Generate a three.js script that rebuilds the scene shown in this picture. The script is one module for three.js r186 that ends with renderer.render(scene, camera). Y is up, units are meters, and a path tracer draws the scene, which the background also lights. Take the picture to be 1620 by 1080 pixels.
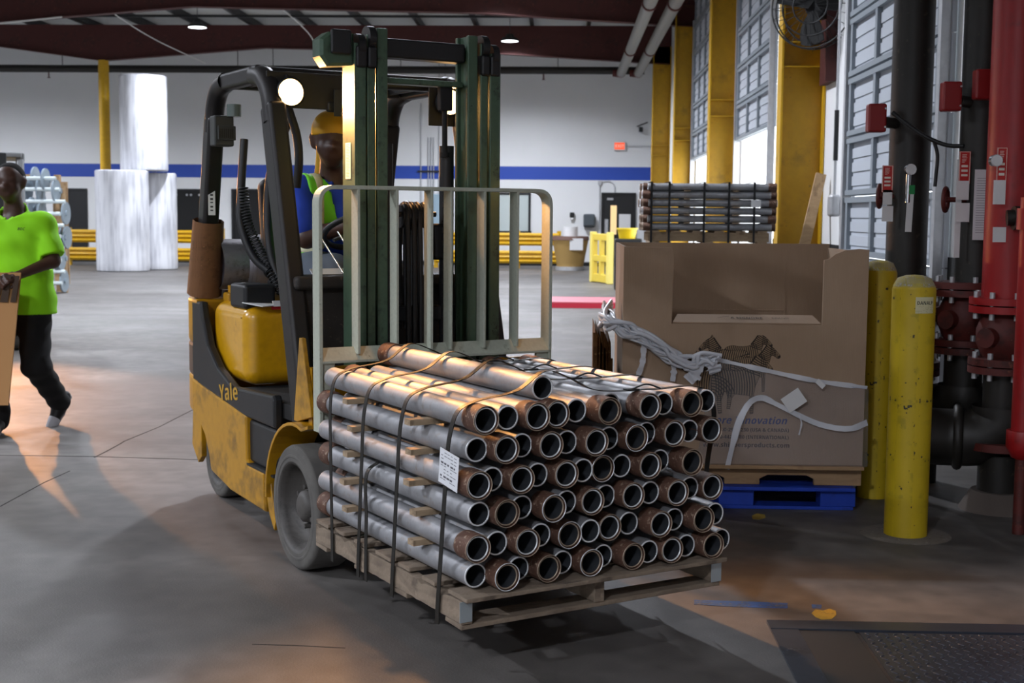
import * as THREE from 'three';
import { RoundedBoxGeometry } from 'three/addons/geometries/RoundedBoxGeometry.js';
import { mergeGeometries } from 'three/addons/utils/BufferGeometryUtils.js';
import { MarchingCubes } from 'three/addons/objects/MarchingCubes.js';
import { RectAreaLightUniformsLib } from 'three/addons/lights/RectAreaLightUniformsLib.js';

RectAreaLightUniformsLib.init();
const scene = new THREE.Scene();
const renderer = new THREE.WebGLRenderer({ antialias: true });
renderer.toneMapping = THREE.LinearToneMapping;
renderer.toneMappingExposure = 1.0;
renderer.shadowMap.enabled = true;

// ---------- camera: 1.5 m high, level lens tipped 5.5 degrees down, looking along the hall ----------
const V = (x, y, z) => new THREE.Vector3(x, y, z);
const FOC = 2090, PITCH = Math.atan(200 / FOC), YAW = 0.038, ROLL = 0.0078;
const camPos = V(0, 1.5, 0);
const fwd = V(-Math.sin(YAW) * Math.cos(PITCH), -Math.sin(PITCH), -Math.cos(YAW) * Math.cos(PITCH));
const r0 = fwd.clone().cross(V(0, 1, 0)).normalize(), u0 = r0.clone().cross(fwd);
const rgt = r0.clone().multiplyScalar(Math.cos(ROLL)).addScaledVector(u0, Math.sin(ROLL));
const upv = u0.clone().multiplyScalar(Math.cos(ROLL)).addScaledVector(r0, -Math.sin(ROLL));
const camera = new THREE.PerspectiveCamera(2 * Math.atan(540 / FOC) * 180 / Math.PI, 1.5, 0.1, 200);
camera.matrixAutoUpdate = true;
camera.position.copy(camPos);
camera.quaternion.setFromRotationMatrix(new THREE.Matrix4().makeBasis(rgt, upv, fwd.clone().negate()));
camera.focus = 5.2; camera.userData.fStop = 5.6;

// ---------- daylight: an overcast sky outside the dock doors ----------
scene.background = new THREE.Color(0.93, 0.97, 1.0);
scene.backgroundIntensity = 5;

// a photo pixel turned into a point on the vertical plane z = const
function at(px, py, z) {
  const d = fwd.clone().addScaledVector(rgt, (px - 810) / FOC).addScaledVector(upv, -(py - 540) / FOC);
  return d.multiplyScalar(z / d.z).add(camPos);
}
function onFloor(px, py) {
  const d = fwd.clone().addScaledVector(rgt, (px - 810) / FOC).addScaledVector(upv, -(py - 540) / FOC);
  return d.multiplyScalar(-1.5 / d.y).add(camPos);
}

// ---------- helpers ----------
let seed = 7;
const rnd = () => { seed = (seed * 1664525 + 1013904223) >>> 0; return seed / 4294967296; };
const rr = (a, b) => a + (b - a) * rnd();
const taken = new Map();
function numbered(n) { const k = taken.get(n) ?? 0; taken.set(n, k + 1); return k ? n + '_' + String(k).padStart(3, '0') : n; }
const fin = (g, x, y, z, rx = 0, ry = 0, rz = 0) => { if (rx) g.rotateX(rx); if (ry) g.rotateY(ry); if (rz) g.rotateZ(rz); return g.translate(x, y, z); };
const bx = (w, h, d, x = 0, y = 0, z = 0, rx, ry, rz) => fin(new THREE.BoxGeometry(w, h, d), x, y, z, rx, ry, rz);
const rb = (w, h, d, r, x = 0, y = 0, z = 0, rx, ry, rz) => fin(new RoundedBoxGeometry(w, h, d, 2, Math.min(r, w * .49, h * .49, d * .49)), x, y, z, rx, ry, rz);
const span = (x0, x1, y0, y1, z0, z1) => bx(x1 - x0, y1 - y0, z1 - z0, (x0 + x1) / 2, (y0 + y1) / 2, (z0 + z1) / 2);
const rspan = (x0, x1, y0, y1, z0, z1, r) => rb(x1 - x0, y1 - y0, z1 - z0, r, (x0 + x1) / 2, (y0 + y1) / 2, (z0 + z1) / 2);
function cy(r, h, x = 0, y = 0, z = 0, axis = 'y', seg = 24, r2 = r) {
  const g = new THREE.CylinderGeometry(r2, r, h, seg);
  if (axis === 'x') g.rotateZ(Math.PI / 2); if (axis === 'z') g.rotateX(Math.PI / 2);
  return g.translate(x, y, z);
}
function lat(pts, x = 0, y = 0, z = 0, axis = 'y', seg = 32) {
  const g = new THREE.LatheGeometry(pts.map((p) => new THREE.Vector2(p[0], p[1])), seg);
  if (axis === 'x') g.rotateZ(-Math.PI / 2); if (axis === 'z') g.rotateX(Math.PI / 2);
  return g.translate(x, y, z);
}
const tb = (pts, r, seg = 8, n = pts.length * 6) => new THREE.TubeGeometry(new THREE.CatmullRomCurve3(pts.map((p) => p.isVector3 ? p : V(...p)), false, 'centripetal'), n, r, seg);
function rod(a, b, r, seg = 12, r2 = r) {   // cylinder from a to b
  a = a.isVector3 ? a : V(...a); b = b.isVector3 ? b : V(...b);
  const d = b.clone().sub(a), g = new THREE.CylinderGeometry(r2, r, d.length(), seg);
  g.applyQuaternion(new THREE.Quaternion().setFromUnitVectors(V(0, 1, 0), d.clone().normalize()));
  return g.translate((a.x + b.x) / 2, (a.y + b.y) / 2, (a.z + b.z) / 2);
}
function bar(a, b, w, t, rad = .01) {       // rounded flat bar from a to b, w across x, t across the other way
  a = a.isVector3 ? a : V(...a); b = b.isVector3 ? b : V(...b);
  const d = b.clone().sub(a), g = new RoundedBoxGeometry(w, d.length(), t, 2, Math.min(rad, w * .45, t * .45));
  g.applyQuaternion(new THREE.Quaternion().setFromUnitVectors(V(0, 1, 0), d.clone().normalize()));
  return g.translate((a.x + b.x) / 2, (a.y + b.y) / 2, (a.z + b.z) / 2);
}
function sideShape(zy, x0, x1, bevel = .006) {   // outline in (z, y), thick from x0 to x1
  const s = new THREE.Shape(zy.map(([z, y]) => new THREE.Vector2(-z, y)));
  const g = new THREE.ExtrudeGeometry(s, { depth: x1 - x0 - 2 * bevel, bevelEnabled: bevel > 0, bevelSize: bevel, bevelThickness: bevel, bevelSegments: 2, bevelOffset: -bevel, curveSegments: 16 });
  g.rotateY(Math.PI / 2);
  return g.translate(x0 + bevel, 0, 0);
}
function faceShape(xy, z0, z1, bevel = .004, holes = []) {   // outline in (x, y), thick from z0 to z1
  const s = new THREE.Shape(xy.map(([x, y]) => new THREE.Vector2(x, y)));
  for (const h of holes) s.holes.push(new THREE.Path(h.map(([x, y]) => new THREE.Vector2(x, y))));
  return new THREE.ExtrudeGeometry(s, { depth: z1 - z0 - 2 * bevel, bevelEnabled: bevel > 0, bevelSize: bevel, bevelThickness: bevel, bevelSegments: 1, bevelOffset: -bevel }).translate(0, 0, z0 + bevel);
}
function boxUV(g) {     // uv in metres from the side each face points to
  const p = g.attributes.position, n = g.attributes.normal, uv = new Float32Array(p.count * 2);
  for (let i = 0; i < p.count; i++) {
    const ax = Math.abs(n.getX(i)), ay = Math.abs(n.getY(i)), az = Math.abs(n.getZ(i));
    if (ax > ay && ax > az) { uv[2 * i] = p.getZ(i); uv[2 * i + 1] = p.getY(i); }
    else if (ay > az) { uv[2 * i] = p.getX(i); uv[2 * i + 1] = p.getZ(i); }
    else { uv[2 * i] = p.getX(i); uv[2 * i + 1] = p.getY(i); }
  }
  g.setAttribute('uv', new THREE.BufferAttribute(uv, 2));
}
function join(list, own) {
  const gs = [].concat(list).map((g) => {
    g = g.index ? g.toNonIndexed() : g;
    for (const k of Object.keys(g.attributes)) if (!['position', 'normal', 'uv'].includes(k)) g.deleteAttribute(k);
    return g;
  });
  const g = gs.length > 1 ? mergeGeometries(gs) : gs[0];
  if (!own) boxUV(g);
  return g;
}
function obj(name, list, m, parent = scene, own = false) {
  const o = new THREE.Mesh(Array.isArray(list) || list.index ? join(list, own) : (own ? list : (boxUV(list), list)), m);
  o.name = parent === scene ? numbered(name) : name; o.castShadow = o.receiveShadow = true;
  parent.add(o); return o;
}
function thing(name, label, category, pos = [0, 0, 0], turn = 0, group) {
  const o = new THREE.Group(); o.name = numbered(name); scene.add(o);
  o.position.set(...pos); o.rotation.y = turn; o.userData = { label, category };
  if (group) o.userData.group = group;
  return o;
}
function tag(o, label, category, group) { Object.assign(o.userData, { label, category }); if (group) o.userData.group = group; return o; }
function struct(name, list, m, label) { const o = obj(name, list, m); o.name = name; o.userData.kind = 'structure'; if (label) o.userData.label = label; return o; }

// ---------- procedural textures ----------
function hash(x, y, s) { let h = (x * 374761393 + y * 668265263 + s * 1442695041) | 0; h = Math.imul(h ^ (h >>> 13), 1274126177); return ((h ^ (h >>> 16)) >>> 0) / 4294967296; }
function vnoise(x, y, per, s) {   // value noise that repeats every per cells
  const xi = Math.floor(x), yi = Math.floor(y), fx = x - xi, fy = y - yi, u = fx * fx * (3 - 2 * fx), v = fy * fy * (3 - 2 * fy), m = (a) => ((a % per) + per) % per;
  const a = hash(m(xi), m(yi), s), b = hash(m(xi + 1), m(yi), s), c = hash(m(xi), m(yi + 1), s), d = hash(m(xi + 1), m(yi + 1), s);
  return a + (b - a) * u + (c - a) * v + (a - b - c + d) * u * v;
}
function fbm(x, y, per, s, oct = 5) { let t = 0, a = .5, n = 0; for (let i = 0; i < oct; i++) { t += a * vnoise(x, y, per, s + i); n += a; a *= .55; x *= 2; y *= 2; per *= 2; } return t / n; }
const toS = (c) => Math.round(255 * Math.min(1, Math.max(0, c <= .0031308 ? c * 12.92 : 1.055 * Math.pow(c, 1 / 2.4) - .055)));
function ctex(n, size, fn) {   // colour texture, fn(u, v) in 0..1 gives linear rgb; size = metres it covers
  const d = new Uint8Array(n * n * 4);
  for (let y = 0; y < n; y++) for (let x = 0; x < n; x++) { const c = fn(x / n, y / n), i = 4 * (y * n + x); d[i] = toS(c[0]); d[i + 1] = toS(c[1]); d[i + 2] = toS(c[2]); d[i + 3] = 255; }
  const t = new THREE.DataTexture(d, n, n); t.colorSpace = THREE.SRGBColorSpace; return rep(t, size);
}
function gtex(n, size, fn) {   // grey data texture
  const d = new Uint8Array(n * n * 4);
  for (let y = 0; y < n; y++) for (let x = 0; x < n; x++) { const i = 4 * (y * n + x), c = Math.max(0, Math.min(255, 255 * fn(x / n, y / n))); d[i] = d[i + 1] = d[i + 2] = c; d[i + 3] = 255; }
  return rep(new THREE.DataTexture(d, n, n), size);
}
function rep(t, size) { t.wrapS = t.wrapT = THREE.RepeatWrapping; t.magFilter = THREE.LinearFilter; t.minFilter = THREE.LinearMipmapLinearFilter; const s = [].concat(size); t.repeat.set(1 / s[0], 1 / (s[1] ?? s[0])); t.needsUpdate = true; return t; }
const mixc = (a, b, t) => { t = Math.max(0, Math.min(1, t)); return [a[0] + (b[0] - a[0]) * t, a[1] + (b[1] - a[1]) * t, a[2] + (b[2] - a[2]) * t]; };
const step = (a, b, x) => { x = Math.max(0, Math.min(1, (x - a) / (b - a))); return x * x * (3 - 2 * x); };
const lin = (hex) => { const c = new THREE.Color(hex); return [c.r, c.g, c.b]; };

// paint that has worn: base colour, dirt colour, bare colour
function worn(base, dirt, bare, size, s, dirtAmt = .5, bareAmt = .66) {
  return ctex(400, size, (u, v) => {
    const a = fbm(u * 5, v * 5, 5, s), b = fbm(u * 24, v * 24, 24, s + 9), c = fbm(u * 40, v * 40, 40, s + 17, 3);
    let k = mixc(base, base.map((x) => x * .8), b);
    k = mixc(k, dirt, step(dirtAmt, dirtAmt + .28, a * .7 + b * .3) * .75);
    return mixc(k, bare, step(bareAmt, bareAmt + .05, c * .6 + a * .4));
  });
}
const std = (o) => new THREE.MeshStandardMaterial(o);
const phy = (o) => new THREE.MeshPhysicalMaterial(o);
const C = (hex) => new THREE.Color(hex);
const woodTex = (base, dark, size, s, ring = 26) => ctex(512, size, (u, v) => {
  const w = fbm(u * 3, v * 3, 3, s, 3) * .16, g = fbm((v + w) * ring, u * 3, 3 * ring, s + 3, 3), st = fbm(u * 6, v * 6, 6, s + 8), k = fbm(u * 60, v * 8, 60, s + 12, 2);
  return mixc(mixc(base, dark, g * .75 + k * .12), dark.map((x) => x * .5), step(.58, .8, st) * .6);
});
const softBump = gtex(256, .3, (u, v) => fbm(u * 12, v * 12, 12, 71));
const fineBump = gtex(256, .08, (u, v) => fbm(u * 16, v * 16, 16, 81));

const M = {};
M.floor = std({
  map: ctex(1400, 11, (u, v) => {
    const big = fbm(u * 4, v * 4, 4, 1), mid = fbm(u * 13, v * 26, 26 * 13, 5, 4), fine = fbm(u * 130, v * 130, 130, 9, 2), st = fbm(u * 7, v * 7, 7, 21);
    let k = mixc([.17, .157, .146], [.33, .305, .282], step(.2, .8, big * .5 + mid * .5));
    k = k.map((x) => x * .43 * (.72 + .56 * fine));
    k = mixc(k, [.07, .063, .057], step(.56, .74, st) * .6);
    const sc = fbm(u * 9, v * 60, 540, 33, 3);
    k = mixc(k, [.075, .07, .066], step(.66, .8, sc) * .4);
    return k;
  }),
  roughnessMap: gtex(512, 9, (u, v) => .4 + .34 * fbm(u * 6, v * 6, 6, 51)), roughness: 1, metalness: 0, bumpMap: fineBump, bumpScale: .0006,
});
M.joint = std({ color: C('#2b2723'), roughness: .9 });
M.wall = std({ map: ctex(512, 6, (u, v) => mixc([.80, .81, .81], [.70, .71, .72], fbm(u * 5, v * 5, 5, 61) * .8)), roughness: .75 });
M.blueStripe = std({ color: C('#2448a8'), roughness: .55 });
M.deck = std({ color: C('#c9ccca'), roughness: .8 });
M.maroon = std({ map: worn(lin('#4a1c18'), lin('#2a1512'), lin('#5b2a22'), 2, 91), roughness: .7 });
M.yellowCol = std({ map: worn(lin('#c79a0c'), lin('#8a6a10'), lin('#5a5238'), 1.6, 101, .55, .72), roughness: .5 });
M.yellow = std({ map: worn(lin('#d8a810'), lin('#9a7612'), lin('#6b5a2a'), 1.1, 111, .56, .74), roughness: .45 });
M.steelDark = std({ color: C('#2a2b2c'), roughness: .5, metalness: .3 });
M.black = std({ color: C('#141517'), roughness: .5 });
M.blackMatte = std({ color: C('#161616'), roughness: .85 });
M.rubber = std({ map: ctex(256, .5, (u, v) => mixc([.06, .056, .052], [.12, .112, .1], fbm(u * 9, v * 9, 9, 131))), roughness: .9 });
M.galv = std({ map: ctex(512, .5, (u, v) => mixc([.42, .43, .45], [.60, .61, .63], fbm(u * 9, v * 9, 9, 141))), roughness: .45, metalness: .6 });
M.greyDoor = std({ color: C('#8d959c'), roughness: .5, metalness: .2 });
M.doorSlat = std({ color: C('#b4bac2'), roughness: .55 });
M.white = std({ color: C('#e4e4e2'), roughness: .6 });
M.paper = std({ color: C('#dcdcdc'), roughness: .8 });
M.red = std({ map: worn(lin('#a01418'), lin('#5a1012'), lin('#7a3028'), 1, 151, .6, .8), roughness: .42 });
M.rustRed = std({ map: worn(lin('#5c1d16'), lin('#2c1410'), lin('#6d3a28'), .7, 161, .5, .7), roughness: .6 });
M.blackPipe = std({ map: worn(lin('#26231f'), lin('#17150f'), lin('#3a342c'), 1.2, 171, .5, .72), roughness: .5, metalness: .1 });
M.wood = std({ map: woodTex([.50, .34, .18], [.30, .18, .09], .5, 181), roughness: .8 });
M.cardboard = std({ map: ctex(512, 1.1, (u, v) => { const a = fbm(u * 6, v * 6, 6, 191), f = fbm(u * 100, v * 22, 2200, 195, 3); return mixc([.33, .225, .145], [.39, .275, .185], a * .8 + f * .3); }), roughness: .85, bumpMap: gtex(256, .25, (u, v) => .5 + .3 * Math.sin(u * Math.PI * 60) + .2 * fbm(u * 8, v * 8, 8, 199)), bumpScale: .0004 });
M.chrome = std({ color: C('#c9ccd0'), roughness: .22, metalness: 1 });

function sheet(w, h, draw, px = 512) {   // a canvas print, w x h in metres
  const c = document.createElement('canvas'); c.width = px; c.height = Math.round(px * h / w);
  draw(c.getContext('2d'), c.width, c.height);
  const t = new THREE.CanvasTexture(c); t.colorSpace = THREE.SRGBColorSpace; t.anisotropy = 8; return t;
}
const print = (tex, o = {}) => std({ map: tex, roughness: .8, ...o });
function card(w, h, m, parent, name = 'printed_label', thick = .002) {   // thin card with the print on its +z face
  const g = new THREE.BoxGeometry(w, h, thick);
  const o = new THREE.Mesh(g, [M.paper, M.paper, M.paper, M.paper, m, M.paper]); o.name = name; o.castShadow = o.receiveShadow = true; parent.add(o); return o;
}
// ================= the hall =================
const XR = 2.8, XL = -21, ZB = -39.5, ZF = 9, HC = 6.7;
const floor = struct('floor', [span(XL, XR + .3, -.2, 0, ZB - .3, ZF)], M.floor);
{ // saw-cut joints and cracks, filled with dark dirt
  const J = (pts, w) => {
    const P = pts.map(([x, y]) => onFloor(x, y)), gs = [];
    for (let i = 0; i + 1 < P.length; i++) { const a = P[i], b = P[i + 1], d = b.clone().sub(a), g = bx(d.length() + w, .0016, w, 0, 0, 0); g.rotateY(-Math.atan2(d.z, d.x)); gs.push(g.translate((a.x + b.x) / 2, .0005, (a.z + b.z) / 2)); }
    obj('joint', gs, M.joint, floor);
  };
  J([[0, 720], [150, 722], [318, 727]], .012);
  J([[150, 723], [166, 715], [190, 702], [196, 698], [252, 675], [305, 648]], .011);
  J([[0, 801], [70, 763], [110, 745]], .008);
  J([[400, 1019], [470, 1021], [545, 1025]], .005);
  const scuff = (pts, m, name) => { const P = pts.map(([x, y]) => onFloor(x, y)), s = new THREE.Shape(P.map((p) => new THREE.Vector2(p.x, -p.z))); const g = new THREE.ExtrudeGeometry(s, { depth: .001, bevelEnabled: false }); g.rotateX(-Math.PI / 2); obj(name, [g.translate(0, .0004, 0)], m, floor); };
  const tape = std({ map: worn(lin('#2f5fae'), lin('#39465c'), lin('#6a6660'), .3, 211, .45, .62), roughness: .6 });
  scuff([[1098, 949], [1170, 951], [1246, 954], [1246, 962], [1160, 960], [1098, 956]], tape, 'blue_tape');
  scuff([[1284, 956], [1300, 957], [1299, 962], [1285, 962]], tape, 'blue_tape');
  const ypaint = std({ map: worn(lin('#b59a3c'), lin('#6d6236'), lin('#6a6258'), .12, 221, .5, .68), roughness: .7 });
  scuff([[1284, 970], [1290, 964], [1302, 966], [1312, 963], [1322, 966], [1323, 973], [1316, 979], [1300, 980], [1290, 976]], ypaint, 'paint_patch');
  scuff([[1189, 816], [1198, 812], [1210, 814], [1211, 819], [1200, 822], [1191, 821]], ypaint, 'paint_patch');
}
// far wall with a door and two dark openings set in as separate pieces
const wallBack = struct('wall_back', [span(XL, XR, 0, HC, ZB - .3, ZB)], M.wall);
{ const yA = at(500, 271.5, ZB), h = .39; obj('painted_stripe', [span(XL, XR, yA.y - h / 2, yA.y + h / 2, ZB, ZB + .004)], M.blueStripe, wallBack); }
obj('cove_base', [span(XL, XR, 0, .12, ZB, ZB + .012)], M.blackMatte, wallBack);
struct('wall_left', [span(XL - .3, XL, 0, HC, ZB, ZF)], M.wall);
struct('wall_front', [span(XL, XR, 0, HC, ZF, ZF + .3)], M.wall);
// right wall: blocks between the dock openings
const DOORS = [[-28.4, -25.2], [-21.2, -17.8], [-12.9, -9.8], [-5.8, -2.8]];   // [far z, near z]
{
  const gs = []; let z = ZB; const top = 4.7;
  for (const [a, b] of DOORS) { gs.push(span(XR, XR + .3, 0, HC, z, a)); gs.push(span(XR, XR + .3, top, HC, a, b)); z = b; }
  gs.push(span(XR, XR + .3, 0, HC, z, ZF));
  struct('wall_right', gs, M.wall);
  const kick = []; z = ZB; for (const [a, b] of [...DOORS, [ZF, 0]]) { kick.push(span(XR - .012, XR, 0, 1.22, z, a)); z = b; }
  struct('baseboard_right', kick, M.blackMatte);
}
// roof: white deck, purlins along the hall, maroon frames across it
struct('ceiling', [span(XL, XR + .3, HC, HC + .2, ZB, ZF)], M.deck);
{
  const pur = []; for (let x = XL + .6; x < XR; x += 1.5) pur.push(x);
  pur.forEach((x, i) => { const o = struct('trim_' + (i + 1), [span(x - .035, x + .035, HC - .2, HC, ZB, ZF), span(x - .035, x + .06, HC - .21, HC - .2, ZB, ZF)], M.steelDark); });
  let k = 40;
  for (const z of [-38, -33.6, -31.4]) struct('trim_' + (k++), [span(XL, XR, HC - .3, HC - .24, z - .03, z + .03)], M.steelDark, 'dark roof bridging bar');
  for (const z of [-35.6, -28.6, -21.6, -14.6, -7.6, -.6]) {
    // tapered steel frame: deep over the pipe column and at the wall
    const s = [[XL, 5.9], [-16, 6.02], [-12.4, 5.55], [-8, 5.9], [-2, 5.78], [XR, 5.5], [XR, HC - .21], [XL, HC - .21]];
    struct('trim_' + (k++), [faceShape(s, z - .008, z + .008, 0), faceShape([[XL, 5.88], [-16, 6.0], [-12.4, 5.53], [-8, 5.88], [-2, 5.76], [XR, 5.48], [XR, 5.5], [-2, 5.78], [-8, 5.9], [-12.4, 5.55], [-16, 6.02], [XL, 5.9]], z - .11, z + .11, 0)], M.maroon, 'maroon tapered roof frame girder');
  }
}
// yellow wide-flange columns along the dock wall
for (const z of [-35.6, -28.6, -21.7, -14.6]) {
  const t = thing('steel_column', z > -15 ? 'wide yellow steel column beside white wall panel and leaning plank' : z > -22 ? 'yellow steel column between the two open dock doors' : z > -29 ? 'yellow steel column past the farther open dock door' : 'yellow steel column in the corner by the exit sign', 'column', [2.58, 0, z]);
  obj('web', [span(-.24, .2, 0, HC - .75, -.008, .008)], M.yellowCol, t);
  obj('flange', [span(-.26, -.238, 0, HC - .75, -.13, .13)], M.yellowCol, t); obj('flange', [span(.195, .215, 0, HC - .75, -.13, .13)], M.yellowCol, t);
  const yb = 3.1; for (const y of [yb, yb + .26]) obj('stiffener', [span(-.236, .19, y, y + .014, .01, .125)], M.yellowCol, t);
}
{ const t = thing('pipe_column', 'slim yellow round roof column behind the white film rolls', 'column', [-12.4, 0, -35.6]); obj('shaft', [cy(.14, 5.55, 0, 2.775, 0)], M.yellow, t); obj('base_plate', [bx(.4, .02, .4, 0, .01, 0)], M.yellow, t); }
// sectional dock doors: two raised, two closed
DOORS.forEach(([a, b], i) => {
  const yb = i < 2 ? 2.68 : 0.02, n = i < 2 ? 7 : 9, sh = .56, w = b - a, o = new THREE.Group();
  o.name = 'door_' + (i + 1); o.userData.kind = 'structure'; o.userData.label = ['raised grey dock door, farther one', 'raised grey dock door beside the wide yellow column', 'closed grey slatted dock door behind the risers', 'closed dock door by the floor leveler'][i]; scene.add(o);
  o.position.set(XR - .05, 0, (a + b) / 2);
  for (let s = 0; s < n; s++) {
    const y = yb + s * sh; if (y + sh > 6.1) break;
    const sec = obj('door_section', [span(.0, .03, y + .004, y + sh - .004, -w / 2 - .12, w / 2 + .12)], M.doorSlat, o);
    for (let r = 0; r < 3; r++) obj('slat', [span(-.012, 0, y + .1 + r * .13, y + .19 + r * .13, -w / 2 + .04, w / 2 - .04)], M.doorSlat, sec);
    for (let c = 0; c < 4; c++) obj('stile', [span(-.045, 0, y + .02, y + sh - .02, -w / 2 + .03 + c * (w - .14) / 3, -w / 2 + .11 + c * (w - .14) / 3)], M.greyDoor, sec);
    obj('rail', [span(-.05, 0, y + .012, y + .06, -w / 2, w / 2), span(-.05, 0, y + sh - .06, y + sh - .012, -w / 2, w / 2)], M.greyDoor, sec);
  }
  for (const s of [-1, 1]) obj('track', [span(-.07, .02, 0, 5.6, s * (w / 2 + .05) - .04, s * (w / 2 + .05) + .04)], M.galv, o);
});
// ================= lamps and overhead services =================
const glowWhite = std({ color: C('#ffffff'), emissive: C('#f4f7ff'), emissiveIntensity: 6 });
function highBay(x, z, label, power = 225) {
  const y = 6.0, t = thing('high_bay_lamp', label, 'lamp', [x, y, z], 0, 'round high bay lamps');
  obj('housing', [lat([[.0, .16], [.09, .16], [.11, .1], [.2, .05], [.235, .0], [.235, -.02], [.22, -.02]], 0, 0, 0)], M.steelDark, t);
  obj('lens', [cy(.215, .012, 0, -.016, 0)], glowWhite, t);
  obj('hanger', [cy(.008, .54, 0, .43, 0, 'y', 8)], M.steelDark, t);
  const l = new THREE.SpotLight(0xeef3ff, power, 0, 1.42, .5); l.position.set(0, -.04, 0); l.target.position.set(0, -5, 0); l.castShadow = true; l.shadow.radius = 10; t.add(l, l.target);
}
highBay(-8.95, -32.4, 'round white ceiling lamp over the tall film roll');
highBay(-1.44, -34.8, 'round white ceiling lamp above the forklift mast');
for (const [x, z] of [[-1.5, -27.7], [-1.5, -20.6], [-1.5, -13.5], [-9, -25.3], [-9, -18.2], [-9, -11.1], [-16.5, -34], [-16.5, -27], [-16.5, -18]]) highBay(x, z, 'round high bay lamp hanging from the roof deck');
for (const [x, z] of [[-9, -4], [-9, 3], [-3, 4.5]]) highBay(x, z, 'round high bay lamp added to brighten the loading area', 330);  // added lamps out of view, stronger than the rest, to brighten the foreground
{
  const m = thing('sprinkler_main', 'long dark sprinkler pipe crossing below the far roof girder', 'pipe', [0, 0, 0]);
  obj('main_pipe', [cy(.105, 23.2, -9.4, 5.52, -37.4, 'x', 20)], M.blackPipe, m);
  for (const x of [-18, -14.6, -9.6, -8.6, -5, -.6]) { obj('sprinkler_drop', [cy(.02, .16, x, 5.35, -37.4, 'y', 8), cy(.04, .02, x, 5.27, -37.4, 'y', 10)], M.rustRed, m); obj('hanger_rod', [cy(.012, 1.1, x + .4, 6.1, -37.4, 'y', 6)], M.steelDark, m); }
  const g = [[1.55, 'left'], [2.02, 'right']];
  g.forEach(([x], i) => {
    const p = thing('overhead_pipe', i ? 'grey overhead pipe nearer the yellow columns' : 'grey overhead pipe farther from the yellow columns', 'pipe', [x, 5.42, -24]);
    obj('pipe', [cy(.125, 26, 0, 0, 0, 'z', 20)], std({ color: C('#8b8a84'), roughness: .6 }), p);
    for (const z of [-8, -1, 6]) obj('coupling', [cy(.15, .1, 0, 0, z, 'z', 20)], M.rustRed, p);
    obj('elbow', [tb([[0, 0, -12.9], [0, .0, -13.2], [-.06, .03, -13.36], [-.2, .05, -13.4]], .12, 14)], M.rustRed, p);
  });
  const w = (pts, r, lbl) => { const c = thing('hanging_cable', lbl, 'cable'); obj('cable', [tb(pts, r, 6, 40)], M.white, c); };
  w([at(160, 8, -30), at(185, 25, -31), at(215, 45, -32), at(260, 70, -34), at(325, 100, -36)], .012, 'pale cable sagging beside the round lamp');
  w([at(0, 37, -28), at(40, 33, -28), at(98, 27, -28)], .02, 'pale cable strung along the maroon girder end');
  w([at(425, 0, -30), at(455, 22, -30), at(490, 55, -31), at(500, 78, -32)], .012, 'pale cable dropping behind the mast top');
  w([at(175, 72, -36), at(300, 78, -36), at(430, 66, -36)], .008, 'thin sagging wire under the far girder');
}
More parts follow.
